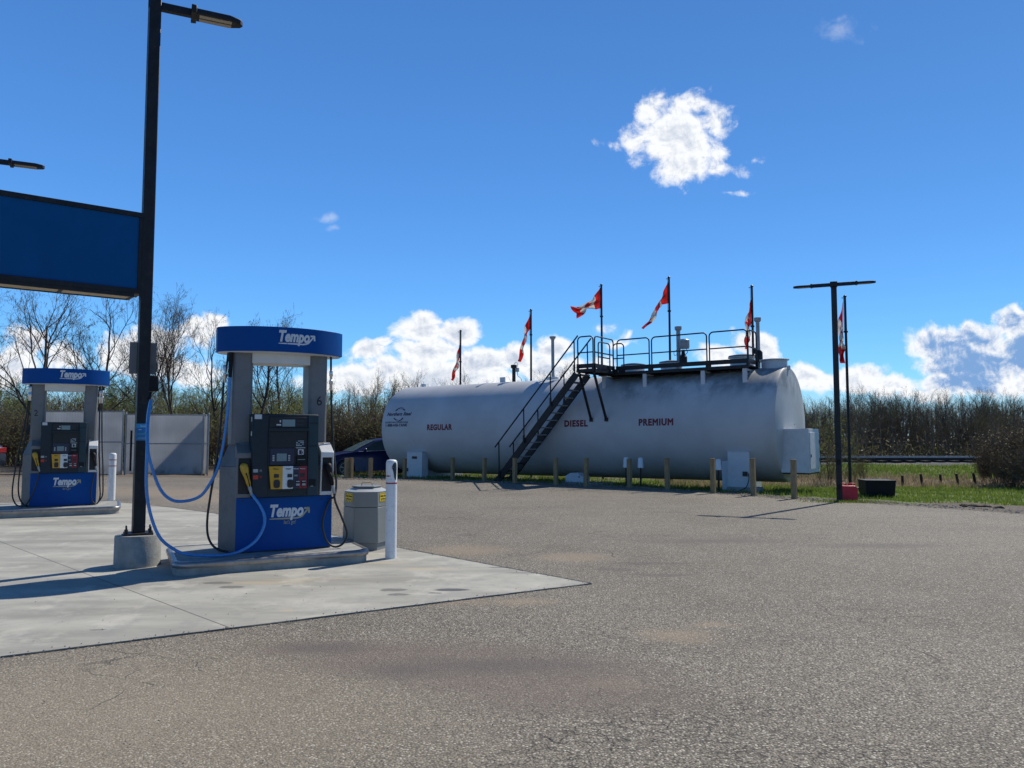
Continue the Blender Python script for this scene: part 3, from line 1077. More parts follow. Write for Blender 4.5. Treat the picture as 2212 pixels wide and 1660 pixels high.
# lifting lugs
for x, rx_ in ((4.35, 0), (TL - .02, 1)):
    mb = MB()
    if rx_:
        mb.box(x - .06, x + .16, -.14, -.10, TOPZ - .10, TOPZ + .03)
    else:
        mb.box(x - .14, x + .1, .05, .08, TOPZ - .05, TOPZ + .20)
        mb.tube([(x, .04, TOPZ + .11), (x, .09, TOPZ + .11)], .04, 12)
    mb.build('lifting_lug', M['pump_light'], tank, bevel=.01)

# valve box on the right end: oriented facing the camera side
mb = MB()
bx0, bx1, by0, by1, bz0, bz1 = TL + .05, TL + .80, -1.05, .10, .33, 1.52
mb.box(bx0, bx1, by0, by1, bz0, bz1)
vb = mb.build('valve_box', M['white'], tank, bevel=.012)
mb = MB()
mb.box(bx1 - .02, bx1 + .018, by0 + .5 - .43, by0 + .5 + .60, bz0 + .10, bz1 - .10)
dr = mb.build('door', M['white'], vb, bevel=.008)
mb = MB()
mb.box(bx1 + .018, bx1 + .035, by0 + .10, by0 + .13, bz0 + .42, bz0 + .5)
mb.build('handle', M['dark_steel'], dr)
for z in (bz0 + .28, bz1 - .40):
    mb = MB()
    mb.box(bx1, bx1 + .03, by1 - .10, by1 - .02, z, z + .1)
    mb.build('hinge', M['dark_steel'], vb)
mb = MB()
mb.box(bx0 + .03, bx1 - .01, by0 + .02, by1 - .02, bz0 - .035, bz0 - .002)
mb.build('drip_tray', M['dark_steel'], vb)

# ---- walkway
FZ = 3.33       # walkway floor level in tank coordinates (before tilt)
wk = link('walkway', None, tank)
mb = MB()
WX0, WX1, WY0, WY1 = 8.90, 13.62, -1.15, -.30
mb.box(WX0, WX1, WY0, WY1, FZ - .03, FZ)
for x in np.arange(WX0 + .05, WX1, .28):
    mb.beam((x, WY0 + .02, FZ - .05), (x, WY1, FZ - .05), .02, .03)
mb.beam((WX0, WY0, FZ - .05), (WX1, WY0, FZ - .05), .05, .09)
mb.beam((WX0, WY1, FZ - .05), (WX1, WY1, FZ - .05), .05, .09)
mb.box(8.88, 9.46, -2.52, -1.14, FZ + .001, FZ + .03)
for (p, q2) in (((8.88, -2.52), (9.46, -2.52)), ((8.88, -2.52), (8.88, -1.15)), ((9.46, -2.52), (9.46, -1.15))):
    mb.beam((*p, FZ - .03), (*q2, FZ - .03), .04, .07)
mb.build('deck', M['dark_steel'], wk)


def rail_panel(p, q2, h=1.0, kick=.13, rad=.021, z0=FZ, bend=.12, parent=wk, mid=True):
    p, q2 = Vector((*p, z0)), Vector((*q2, z0))
    d = (q2 - p).normalized()
    pts = [p, p + Vector((0, 0, h - bend))]
    for k in range(1, 6):
        t_ = math.pi / 2 * k / 6
        pts.append(p + Vector((0, 0, h - bend)) + d * (bend * (1 - math.cos(t_))) + Vector((0, 0, bend * math.sin(t_))))
    pts.append(p + d * bend + Vector((0, 0, h)))
    pts.append(q2 - d * bend + Vector((0, 0, h)))
    for k in range(1, 6):
        t_ = math.pi / 2 * k / 6
        pts.append(q2 + Vector((0, 0, h - bend)) - d * (bend * (1 - math.sin(t_))) + Vector((0, 0, bend * math.cos(t_))))
    pts += [q2 + Vector((0, 0, h - bend)), q2]
    m_ = MB()
    m_.tube(pts, rad, 8)
    if mid:
        m_.beam(p + Vector((0, 0, h * .52)), q2 + Vector((0, 0, h * .52)), .03, .035)
    if kick:
        m_.beam(p + Vector((0, 0, .05 + kick / 2)), q2 + Vector((0, 0, .05 + kick / 2)), .012, kick)
    for e in (p, q2):
        m_.box(e.x - .035, e.x + .035, e.y - .03, e.y + .03, z0 - .05, z0 + .18)
    return m_.build('railing', M['dark_steel'], parent, smooth=50)


for p, q2 in (((9.54, -1.15), (10.62, -1.15)), ((10.70, -1.15), (12.42, -1.15)), ((12.50, -1.15), (13.60, -1.15)), ((13.60, -1.10), (13.60, -.32)),
              ((8.92, -2.52), (9.44, -2.52)), ((9.46, -2.46), (9.46, -1.25)), ((8.90, -1.18), (8.90, -.40)), ((9.36, -.32), (8.98, -.32))):
    rail_panel(p, q2)
# white stand-off brackets
for x in (9.06, 10.45, 12.28, 13.5):
    y = -1.12
    zs = TZ + math.sqrt(TR ** 2 - y ** 2)
    mb = MB()
    mb.box(x - .06, x + .06, y - .03, y + .03, zs - .05, FZ - .09)
    mb.beam((x, y, FZ - .12), (x, WY1 + .02, FZ - .12), .05, .05)
    mb.build('bracket', M['white'], wk)
# landing struts
for x, x2 in ((8.92, 8.88), (9.42, 9.40)):
    mb = MB()
    zt = 1.86
    th = math.asin((zt - TZ) / TR)
    mb.beam((x, -2.48, FZ - .03), (x2, -TR * math.cos(th) - .03, zt), .06, .06)
    mb.box(x2 - .05, x2 + .05, -TR * math.cos(th) - .06, -TR * math.cos(th) + .02, zt - .06, zt + .05)
    mb.build('strut', M['dark_steel'], wk)
# ---- staircase
st = link('staircase', None, tank)
SX0, SX1, SZ0, SZ1 = 5.80, 8.86, -.20, FZ - .02
sl = (SZ1 - SZ0) / (SX1 - SX0)
for y in (-2.50, -1.78):
    mb = MB()
    nrm = Vector((-sl, 0, 1)).normalized() * .115
    a0, b0 = Vector((SX0, y, SZ0 + .02)), Vector((SX1, y, SZ1 - .08))
    mb.beam(a0, b0, .045, .21)
    s0 = mb.build('stringer', M['dark_steel'], st, bevel=.004)
N = 15
for k in range(N):
    x = SX0 + .12 + (SX1 - SX0 - .1) * (k + .3) / N
    z = SZ0 + (x - SX0) * sl + .02
    mb = MB()
    mb.box(x - .02, x + .20, -2.47, -1.81, z, z + .035)
    mb.build('tread', M['galv'] if k % 1 == 0 and k > 2 else M['dark_steel'], st)
for y in (-2.55, -1.73):
    mb = MB()
    lo, hi = Vector((5.86, y, 1.02)), Vector((8.95, y, 4.38))
    mb.tube([lo, hi], .024, 8)
    for f_ in (.05, .36, .68, .955):
        c = lo.lerp(hi, f_)
        zb = SZ0 + (c.x - SX0) * sl
        mb.tube([(c.x, y, c.z), (c.x + .01, y, zb)], .021, 8)
        if f_ > .1:
            mb.beam((c.x, y, zb + .05), (c.x, y, zb + .25), .05, .05)
    mb.build('handrail', M['dark_steel'], st, smooth=50)
    mb = MB()
    mb.beam(lo.lerp(hi, .05) + Vector((0, 0, -.44)), lo.lerp(hi, .96) + Vector((0, 0, -.44)), .026, .03)
    if y < -2:
        mb = None
# ---- two white control cabinets (standing by the tank)
bpy.context.view_layer.update()
TM = tank.matrix_world.copy()
RZ = tank.rotation_euler[2]


def by_tank(x, y):
    p = TM @ Vector((x, y, 0))
    return Vector((p.x, p.y, tz(p.x, p.y)))


def cabinet(x0, x1, y, depth, h, label, plate, ztop):
    p = by_tank((x0 + x1) / 2, y)
    w = x1 - x0
    t = thing('control_cabinet', label, 'cabinet', (p.x, p.y, p.z), RZ, 'cabinets in front of the tank')
    h = ztop - p.z
    base = h - .98 if h > 1.0 else .05
    m_ = MB()
    m_.box(-w / 2 - .03, w / 2 + .25, 0, depth + .05, -.12, max(base, .05))
    m_.build('plinth', M['cast'], t, bevel=.01)
    m_ = MB()
    m_.box(-w / 2, w / 2, .02, depth, max(base, .05) + .001, h)
    b_ = m_.build('body', M['white'], t, bevel=.006)
    m_ = MB()
    m_.box(-w / 2 - .015, w / 2 + .015, .0, depth + .02, h + .001, h + .022)
    m_.build('cap', M['white'], t, bevel=.005)
    m_ = MB()
    if plate == 'plate':
        m_.box(-w * .15, w * .17, .004, .019, h - .24, h - .15)
        m_.build('name_plate', M['ink'], t)
        m_ = MB()
        m_.box(-w / 2 - .03, -w / 2 + .07, -.01, .019, h - 1.05 + .35, h - .58)
        m_.build('socket', M['ink'], t)
    else:
        m_.box(w * .20, w * .42, -.01, .019, h - .68, h - .55)
        m_.build('socket', M['ink'], t)
        m_ = MB()
        m_.tube(smoothpath([(w * .48, -.02, h - .6), (w * .50, -.04, h - .75), (w * .40, -.05, h - .95), (w * .25, -.08, .12), (-.1, -.2, .03), (-.55, -.3, .02), (-.3, -.35, .02)]), .012, 6)
        m_.build('cable', M['rubber'], t)
    return t


cabinet(1.22, 1.95, -1.62, .35, 1, 'white cabinet with small dark name plate under left tank end', 'plate', .83)
cabinet(13.08, 13.68, -1.55, .4, 1, 'white cabinet with black socket and cable under right tank end', 'socket', 1.0)

# low white box
p = by_tank(8.25, -1.65)
t = thing('junction_box', 'low white box with sloped lid on concrete pad below the tank', 'box', (p.x, p.y, p.z), RZ)
mb = MB()
mb.prism([(-.32, 0), (.32, 0), (.32, .19), (.24, .21), (.12, .29), (-.14, .29), (-.32, .2)], 0, .42, M=Matrix(((1, 0, 0, 0), (0, 0, 1, 0), (0, 1, 0, 0.05), (0, 0, 0, 1))))
mb.build('body', M['white'], t, bevel=.01)
mb = MB()
mb.box(.15, .2, -.01, .0, .21, .24)
mb.build('latch', M['black'], t)
mb = MB()
mb.box(-.7, 1.1, -.15, .7, -.1, .048)
mb.build('pad', M['cast'], t, bevel=.01)

# capped white pipes standing in front of the tank
for x, y, lab in ((10.23, -2.05, 'leftmost white capped breather pipe beside a wooden post'), (10.69, -2.05, 'middle white capped breather pipe, second from the left'), (13.0, -2.05, 'rightmost white capped breather pipe next to the right cabinet')):
    p = by_tank(x, y)
    t = thing('capped_pipe', lab, 'pipe', p, RZ, 'capped breather pipes in front of the tank')
    top = .80 - p.z
    mb = MB()
    mb.cyl((0, 0, -.05), (0, 0, top - .28), .028, n=10)
    mb.build('stem', M['old_wood'], t)
    mb = MB()
    mb.lathe([(.088, 0), (.085, .05), (.07, .25), (.055, .29), (.02, .30)], 18, (0, 0, top - .30))
    mb.build('cap', M['post_white'], t)

# ------------------------------------------------------------------ wooden guard posts
POSTS = [(748, 1035, 990, 'double'), (800, 1034, 990, ''), (978, 1036, 989, 'hid'), (1046, 1041, 990, ''), (1112, 1046, 990, ''), (1201, 1050, 990, ''), (1266, 1053, 990, ''),
         (1360, 1055, 992, ''), (1442, 1060, 990, ''), (1541, 1068, 991, ''), (1628, 1073, 991, ''), (1716, 1080, 993, '')]
LABS = ['leftmost wooden post of the close pair in front of the blue car', 'squat wooden post in front of the blue car door', 'wooden post right of the left white cabinet', 'wooden post left of the foot of the tank stairs, second from the stairs',
        'wooden post just left of the tank stairs', 'wooden post right in front of the tank stairs', 'wooden post beside the low white box', 'wooden post beside the leftmost capped pipe',
        'wooden post midway between capped pipes and right cabinet', 'wooden post left of the rightmost capped pipe', 'wooden post in front of the right cabinet edge', 'rightmost wooden post in front of the tank end']


def wood_post(x, y, zt, w, label, rz):
    z0 = tz(x, y)
    m_ = MB()
    h = zt - z0
    m_.box(-w / 2, w / 2, -w / 2, w / 2, -.15, h - .008)
    o = m_.build('wooden_post', M['wood'], bevel=.006)
    o.location = (x, y, z0)
    o.rotation_euler = (rnd.uniform(-.012, .012), rnd.uniform(-.015, .015), rz)
    tag(o, label, 'post', 'wooden guard posts along the pavement edge')
    m2 = MB()
    m2.box(-w / 2 - .002, w / 2 + .002, -w / 2 - .002, w / 2 + .002, h - .0075, h)
    m2.build('post_top', M['wood'], o, bevel=.003)
    return o


for (px, py, pt, kind), lab in zip(POSTS, LABS):
    g = gp(px, py, -.02)
    top = at(px, pt, g.y).z
    wood_post(g.x, g.y, top, .108, lab, R(-38 + rnd.uniform(-6, 6)))
    if kind == 'double':
        wood_post(g.x + .14, g.y + .10, top + .01, .105, 'right hand wooden post of the close pair in front of the blue car', R(-36))
g = gp(874, 1034, -.02)
wood_post(g.x, g.y, at(874, 991, g.y).z, .11, 'wooden post half hidden behind the near white bollard', R(-38))

# ------------------------------------------------------------------ flags
LEAF = [(0, 1), (.14, .70), (.30, .80), (.24, .38), (.46, .58), (.52, .46), (.80, .50), (.70, .26), (.86, .14), (.42, -.16), (.48, -.34), (.06, -.28), (.06, -.72)]
LEAF = LEAF + [(-x, y) for x, y in LEAF[::-1][:-1]]


def in_poly(x, y, poly):
    c = False
    n = len(poly)
    for i_ in range(n):
        x1, y1 = poly[i_]
        x2, y2 = poly[(i_ + 1) % n]
        if (y1 > y) != (y2 > y) and x < (x2 - x1) * (y - y1) / (y2 - y1) + x1:
            c = not c
    return c


FLY0 = [  # pole px, top, bottom(base on ground), world Y, top edge polyline, bottom edge polyline (photo pixels), label
    (995, 716, 31.4, [(995, 735), (991, 755), (987, 775), (981, 800), (976, 818)], [(995, 770), (993, 782), (990, 795), (986, 808), (979, 823)], 'narrow drooping flag on leftmost pole', .05),
    (1147, 671, 29.5, [(1147, 678), (1136, 705), (1130, 735), (1125, 760), (1119, 778)], [(1147, 712), (1140, 722), (1135, 745), (1131, 765), (1126, 783)], 'drooping flag on second pole from the left', .06),
    (1299, 617, 27.7, [(1299, 621), (1278, 650), (1262, 659), (1247, 662), (1231, 661)], [(1299, 668), (1283, 667), (1272, 668), (1262, 678), (1250, 688)], 'flag blowing out to the left above the stairs', .10),
    (1445, 601, 26.2, [(1445, 608), (1430, 640), (1418, 668), (1402, 692), (1388, 710)], [(1445, 656), (1430, 657), (1421, 680), (1408, 697), (1393, 712)], 'tapering flag on the tallest pole above the walkway', .08),
    (1624, 620, 24.6, [(1624, 645), (1617, 668), (1613, 700), (1611, 725), (1610, 742)], [(1624, 690), (1621, 715), (1619, 735), (1618, 748), (1616, 756)], 'limp flag on pole at right end of the walkway', .08),
    (1825, 642, 23.1, [(1822, 650), (1815, 685), (1814, 720), (1815, 750), (1816, 780)], [(1822, 700), (1822, 715), (1822, 740), (1825, 765), (1823, 785)], 'limp red and white flag right of the lamp post', .09)]


def polyat(pl, s_):
    d = [0]
    for k in range(1, len(pl)):
        d.append(d[-1] + math.dist(pl[k], pl[k - 1]))
    t_ = s_ * d[-1]
    for k in range(1, len(pl)):
        if t_ <= d[k] + 1e-9:
            f_ = (t_ - d[k - 1]) / (d[k] - d[k - 1])
            return (pl[k - 1][0] + (pl[k][0] - pl[k - 1][0]) * f_, pl[k - 1][1] + (pl[k][1] - pl[k - 1][1]) * f_)
    return pl[-1]


for fi, (px, ptop, Y, top, bot, lab, rip) in enumerate(FLY0):
    tp = at(px, ptop, Y)
    gz = tz(tp.x, Y)
    pole_names = ['thin dark flagpole, leftmost behind the tank, ', 'thin dark flagpole, second from the left behind the tank, ', 'thin dark flagpole behind the tank stairs, ', 'thin dark flagpole behind the walkway, ', 'thin dark flagpole at right end of walkway, ', 'thin dark flagpole just right of the lamp post, ']
    t = thing('flagpole', pole_names[fi] + lab.split(' on ')[0].split(' blowing')[0].split(' right of')[0], 'flagpole', (tp.x, Y, gz), 0, 'flagpoles in a row behind the tank')
    H_ = tp.z - gz
    mb = MB()
    mb.tube([(0, 0, -.1), (0, 0, H_ * .45), (0, 0, H_)], [.045, .042, .034], 12)
    pl = mb.build('pole', M['dark_steel'], t)
    mb = MB()
    mb.lathe([(.05, 0), (.05, .03), (.02, .06)], 12, (0, 0, H_))
    mb.beam((-.1, 0, H_ - .03), (.02, 0, H_ - .03), .02, .02)
    mb.build('finial', M['dark_steel'], pl)
    mb = MB()
    zc_ = at(px, top[0][1] + (bot[0][1] - top[0][1]) * 1.35, Y).z - gz
    mb.box(-.06, .05, -.03, .03, zc_ - .02, zc_ + .03)
    mb.tube([(-.055, -.01, zc_), (-.055, -.01, H_ - .05)], .006, 5)
    mb.build('halyard', M['black'], pl)
    NSF, NTF = 72, 36
    vs = []
    for a_ in range(NSF + 1):
        s_ = a_ / NSF
        P0, P1 = at(*polyat(top, s_), Y), at(*polyat(bot, s_), Y)
        for b_ in range(NTF + 1):
            t_ = b_ / NTF
            p_ = P0.lerp(P1, t_)
            dep = rip * (math.sin(t_ * 11 + s_ * 7 + fi) * (.4 + s_) + .6 * math.sin(s_ * 15 - t_ * 4 + fi * 2)) * min(1, s_ * 5)
            lat = .035 * math.sin(t_ * 9 + s_ * 13 + fi) * min(1, s_ * 4)
            vs.append((p_.x - tp.x + lat - .02, dep - .0, p_.z - gz + .02 * math.sin(s_ * 11 + fi)))
    fs, mi = [], []
    for a_ in range(NSF):
        for b_ in range(NTF):
            o_ = a_ * (NTF + 1) + b_
            fs.append((o_, o_ + NTF + 1, o_ + NTF + 2, o_ + 1))
            s_, t_ = (a_ + .5) / NSF, (b_ + .5) / NTF
            m_i = 0 if (s_ < .25 or s_ > .75) else 1
            if m_i and in_poly((s_ - .5) * 2 / .42, (.5 - t_) / .42, LEAF):
                m_i = 0
            mi.append(m_i)
    mf = fast_mesh('flag', vs, fs, [M['flag_red'], M['flag_white']], mi, smooth=True)
    link('flag', mf, t)

# ------------------------------------------------------------------ fuel dispensers
ROW = R(27)                    # direction of the dispenser rows: 63 degrees right of the view
UX, UY = math.cos(ROW), math.sin(ROW)
C1 = Vector((-2.7162, 9.0773, .15))
C2 = Vector((-8.3962, 14.5323, .15))


def tempo(mb, fn, x, y, h, mi=0, mi2=None, underline=True):
    """bold italic word with an underline that turns into an arrow; (x, y) is the left end of the baseline"""
    mi2 = mi if mi2 is None else mi2
    w = h * 2.62
    put_text(mb, 'Tempo', h * 1.28, fn, bold=.048, shear=.22, spacing=1.02, center=False, width=w, mi=mi, x=x, y=y)
    t_ = h * .125
    by = y - h * .20
    pts = [(x - h * .02, by), (x + w * .42, by - .0), (x + w * .78, by), (x + w * .95, by + h * .12), (x + w * 1.12, by + h * .66)]
    sm = [Vector((a_, b_, 0)) for a_, b_ in pts]
    path = [sm[0], sm[1], sm[2]] + [sm[2].lerp(sm[3], .5) + Vector((.03 * h, -.01 * h, 0)), sm[3], sm[3].lerp(sm[4], .5), sm[4]]
    vs = []
    for k, p_ in enumerate(path):
        d = (path[min(k + 1, len(path) - 1)] - path[max(k - 1, 0)]).normalized()
        nrm = Vector((-d.y, d.x, 0))
        ww = t_ * (.55 if k == 0 else 1)
        vs += [fn(*(p_ + nrm * ww / 2).xy), fn(*(p_ - nrm * ww / 2).xy)]
    mb.add(vs, [(2 * k, 2 * k + 1, 2 * k + 3, 2 * k + 2) for k in range(len(path) - 1)], mi2)
    e = sm[4]
    d = (sm[4] - sm[3]).normalized()
    tip = e + d * h * .14
    # arrow head: two strokes
    for q_ in ((tip.x - h * .36, tip.y - h * .02), (tip.x + h * .03, tip.y - h * .40)):
        a_, b_ = Vector((tip.x, tip.y, 0)), Vector((*q_, 0))
        dd = (b_ - a_).normalized()
        nn_ = Vector((-dd.y, dd.x, 0)) * t_ * .6
        a2 = a_ - dd * t_ * .3
        mb.add([fn(*(a2 + nn_).xy), fn(*(a2 - nn_).xy), fn(*(b_ - nn_).xy), fn(*(b_ + nn_).xy)], [(0, 1, 2, 3)], mi2)


def nozzle(parent, base, lean, body_mat, mirror=1):
    """fuel nozzle hung upright in its boot: base = bottom of handle (hose end), local coords"""
    b = Vector(base)
    up = Vector((lean, .06, 1)).normalized()
    side = Vector((0, 1, 0))
    P_ = lambda h, f_=0, s_=0: b + up * h + Vector((0, 1, 0)) * f_ + Vector((1, 0, 0)) * s_
    m_ = MB()
    m_.tube([P_(0), P_(.03), P_(.08), P_(.14), P_(.19), P_(.235), P_(.26)], [.018, .025, .027, .034, .044, .042, .024], 12)
    m_.tube([P_(.20, .0), P_(.235, .05), P_(.22, .13), P_(.14, .17)], [.038, .028, .016, .013], 10)
    nz = m_.build('nozzle', M[body_mat], parent, smooth=60)
    m_ = MB()
    m_.tube(smoothpath([P_(.15, -.035), P_(.10, -.062), P_(.02, -.05), P_(-.0, -.018)]), .006, 6)
    m_.build('trigger_guard', M['black'], nz)
    m_ = MB()
    m_.tube([P_(-.06), P_(-.03), P_(.0)], [.017, .021, .019], 10)
    m_.tube([P_(-.10), P_(-.06)], [.015, .015], 10)
    m_.build('swivel', M['galv'], nz, smooth=50)
    return nz


def hose(parent, pts, mt, r=.0125, sub=7):
    m_ = MB()
    m_.tube(smoothpath(pts, sub), r, 10)
    return m_.build('hose', M[mt], parent, smooth=60)


def coupling(parent, p, L=.16, mt='alu', r=.018):
    m_ = MB()
    x, y, z = p
    m_.lathe([(r * .8, 0), (r, .01), (r, L * .3), (r * 1.25, L * .33), (r * 1.25, L * .5), (r * .9, L * .53), (r * .9, L * .7), (r * 1.2, L * .73), (r * 1.2, L * .95), (r * .8, L)], 14, (x, y, z))
    return m_.build('coupling', M[mt], parent, smooth=40)


def dispenser(C, number, num_on_left, label, blue):
    d = thing('fuel_dispenser', label, 'fuel pump', C, ROW, 'fuel dispensers on their islands')
    Z = lambda zabs: zabs - .15
    # lower body
    m_ = MB()
    foot = [(-.525, -.30), (.53, -.30), (.56, -.05), (.54, .30), (-.58, .30), (-.68, -.05)]
    m_.prism(foot[:], 0.0, Z(1.10))
    top = [(-.47, -.20), (.46, -.20), (.50, -.05), (.48, .22), (-.52, .22), (-.58, -.05)]
    n = 6
    vs = [(x, y, Z(1.10)) for x, y in foot] + [(x, y, Z(1.36)) for x, y in top]
    m_.add(vs, [(k, (k + 1) % n, (k + 1) % n + n, k + n) for k in range(n)] + [tuple(range(n, 2 * n))])
    m_.build('body', M['pump_grey'], d, bevel=.008)
    m_ = MB()
    m_.box(-.565, .505, -.205, -.2025, Z(1.355), Z(1.36))
    # blue base panel
    m_ = MB()
    m_.prism([(-.528, -.302), (-.528, -.312), (-.50, -.322), (.50, -.322), (.533, -.312), (.533, -.302)][::-1], .01, Z(.75))
    bp = m_.build('base_panel', M['pump_blue'], d, bevel=.004)
    m_ = MB()
    fn = lambda x, y: (x, -.3235, y)
    tempo(m_, fn, -.165, .385, .142, 0, 1)
    put_text(m_, "let's go!", .062, fn, bold=.008, shear=.2, width=.135, x=.055, y=.295, mi=1)
    m_.build('logo', [M['logo'], M['logo_gold']], bp, smooth=0)
    m_ = MB()
    m_.cyl((.41, -.325, Z(.715)), (.41, -.32, Z(.715)), .012, n=12)
    m_.cyl((-.46, -.325, Z(.715)), (-.46, -.32, Z(.715)), .010, n=12)
    m_.build('lock', M['ink'], bp)
    # pillars
    for x0, x1, sgn in ((-.575, -.355, -1), (.275, .495, 1)):
        m_ = MB()
        m_.prism([(x0, -.14), (x0 + .03, -.17), (x1 - .03, -.17), (x1, -.14), (x1, .17), (x0, .17)], Z(1.34), Z(2.42))
        m_.build('pillar', M['pump_grey'], d, bevel=.006)
    m_ = MB()
    put_text(m_, number, .155, lambda x, y: (x, -.1725, y), bold=.006, x=(-.49 if num_on_left else .40), y=Z(1.80), width=.06)
    m_.build('number', M['ink'], d, smooth=0)
    # crossbeam and canopy
    m_ = MB()
    pts = [(-.37, -.16), (-.2, -.22), (0, -.24), (.15, -.22), (.29, -.16), (.29, .16), (-.37, .16)]
    m_.prism(pts, Z(2.27), Z(2.40))
    m_.build('crossbeam', M['pump_light'], d, bevel=.004)
    m_ = MB()
    arcp = []
    for k in range(25):
        s_ = k / 24
        x = -.74 + 1.43 * s_
        y = -.07 - .33 * (1 - (2 * s_ - 1) ** 2) ** .75
        arcp.append((x, y))
    poly = arcp + [(x, -y) for x, y in arcp[::-1]]
    m_.prism(poly, Z(2.395), Z(2.675), 0)

    cn = m_.build('canopy', M['pump_blue'], d, smooth=25, bevel=.003)
    m_ = MB()
    inn = [(x * .975, y * .93) for x, y in poly]
    m_.prism(inn, Z(2.383), Z(2.394))
    m_.build('underside', M['pump_light'], cn, smooth=25)

    def cfn(x, y):
        s_ = (x + .74) / 1.43
        yy_ = -.07 - .33 * (1 - (2 * s_ - 1) ** 2) ** .75
        return (x, yy_ - .0025, y)
    m_ = MB()
    tempo(m_, cfn, -.12, Z(2.515), .135, 0, 0)
    m_.build('logo', M['logo'], cn, smooth=0)

    # control head
    hx0, hx1, hy = -.385, .345, -.40
    hz0, hz1 = Z(.757), Z(1.685)
    h = link('control_head', None, d)
    m_ = MB()
    m_.box(hx0, hx1, hy + .01, .0, hz0, hz1)
    casing = m_.build('casing', M['pump_dark'], h, bevel=.012)
    mx = lambda X: -.375 + (X - 275) / 1480
    mz = lambda Y: Z(1.685 - (Y - 130) / 1451)

    def plate(name, X0, X1, Y0, Y1, mt, y0=hy, th=.006, parent=h, bev=.002):
        q_ = MB()
        q_.box(mx(X0), mx(X1), y0 - th, y0 + .012, mz(Y1), mz(Y0))
        return q_.build(name, M[mt], parent, bevel=bev)
    plate('right_bezel', 1168, 1338, 150, 1470, 'pump_dark2', th=.004)
    plate('left_bezel', 278, 515, 150, 1470, 'pump_dark', th=.004)
    db = plate('display_band', 525, 1135, 180, 352, 'pump_deep', th=.006)
    plate('screen', 735, 945, 218, 335, 'screen', th=.0085, parent=db)
    for (X0, X1, Y0, Y1) in ((690, 712, 230, 265), (640, 715, 295, 318)):
        plate('small_text', X0, X1, Y0, Y1, 'sticker', th=.008, parent=db, bev=0)
    plate('sale_text', 975, 1085, 230, 250, 'pump_dark2', th=.008, parent=db, bev=0)
    plate('sale_text', 975, 1085, 290, 310, 'pump_dark2', th=.008, parent=db, bev=0)
    # frame around the recessed service area
    m_ = MB()
    for X0, X1, Y0, Y1 in ((515, 1170, 355, 412), (515, 530, 412, 972), (1158, 1170, 412, 972)):
        m_.box(mx(X0), mx(X1), hy - .022, hy + .012, mz(Y1), mz(Y0))
    m_.build('frame', M['pump_dark'], h, bevel=.003)
    plate('recess', 531, 1157, 414, 970, 'pump_deep', th=.001)
    kp = plate('keypad_panel', 545, 935, 690, 962, 'npanel', th=.012)
    plate('screen', 652, 815, 772, 898, 'screen', th=.0145, parent=kp)
    for k in range(4):
        for X in (585, 840):
            plate('key', X, X + 30, 800 + k * 26, 814 + k * 26, 'sticker', th=.0145, parent=kp, bev=0)
    cl = plate('card_notice', 962, 1100, 556, 668, 'pump_dark2', th=.006)
    for k in range(4):
        for j_ in range(4):
            if (k * 7 + j_ * 3) % 5:
                plate('printed_line', 968 + j_ * 33, 992 + j_ * 33, 566 + k * 25, 577 + k * 25, 'sticker', th=.0075, parent=cl, bev=0)
    plate('printed_line', 962, 1118, 678, 688, 'sticker', th=.006, bev=0)
    sk = plate('sticker', 1000, 1096, 706, 800, 'sticker', th=.006)
    plate('printed_mark', 1018, 1060, 722, 786, 'ink', th=.0075, parent=sk, bev=0)
    plate('printed_mark', 1066, 1082, 745, 775, 'ink', th=.0075, parent=sk, bev=0)
    cr = plate('card_reader', 975, 1130, 815, 945, 'black', th=.03)
    plate('card_slot', 990, 1110, 870, 880, 'screen', th=.032, parent=cr, bev=0)
    # grade selector: gently bowed panel
    def bow(X):
        s_ = (X - 530) / 625
        return hy - .028 - .022 * math.sin(math.pi * min(max(s_, 0), 1))
    gr = link('grade_panel', None, h)
    for nm, X0, X1, sk0, mt in (('diesel_panel', 530, 745, 22, 'yellow'), ('regular_panel', 745, 912, 0, 'wpanel'), ('midgrade_panel', 912, 1010, 0, 'npanel'), ('premium_panel', 1010, 1150, 0, 'rpanel')):
        m_ = MB()
        nS = 6
        for a_ in range(nS):
            Xa, Xb = X0 + (X1 - X0) * a_ / nS, X0 + (X1 - X0) * (a_ + 1) / nS
            ta = sk0 * 1.6 * (1 - a_ / nS) if sk0 else 0
            tb = sk0 * 1.6 * (1 - (a_ + 1) / nS) if sk0 else 0
            m_.add([(mx(Xa), bow(Xa), mz(980)), (mx(Xb), bow(Xb), mz(980)), (mx(Xb + tb), bow(Xb), mz(1345)), (mx(Xa + ta), bow(Xa), mz(1345)),
                    (mx(Xa), hy, mz(978)), (mx(Xb), hy, mz(978)), (mx(Xb + tb), hy, mz(1347)), (mx(Xa + ta), hy, mz(1347))],
                   [(3, 2, 1, 0), (0, 1, 5, 4), (7, 6, 2, 3)] + ([(0, 4, 7, 3)] if a_ == 0 else []) + ([(1, 2, 6, 5)] if a_ == nS - 1 else []))
        m_.build(nm, M[mt], gr, smooth=20)
    for txt, X, mt, w_ in (('Diesel', 640, 'ink', .055), ('Regular', 838, 'ink', .060), ('Midgrade', 962, 'logo', .058), ('Premium', 1068, 'logo', .062)):
        m_ = MB()
        put_text(m_, txt, .018, lambda x, y, X=X: (x, bow(X) - .0025, y), bold=.03, width=w_, x=mx(X), y=mz(1030))
        m_.build('grade_name', M[mt], gr, smooth=0)
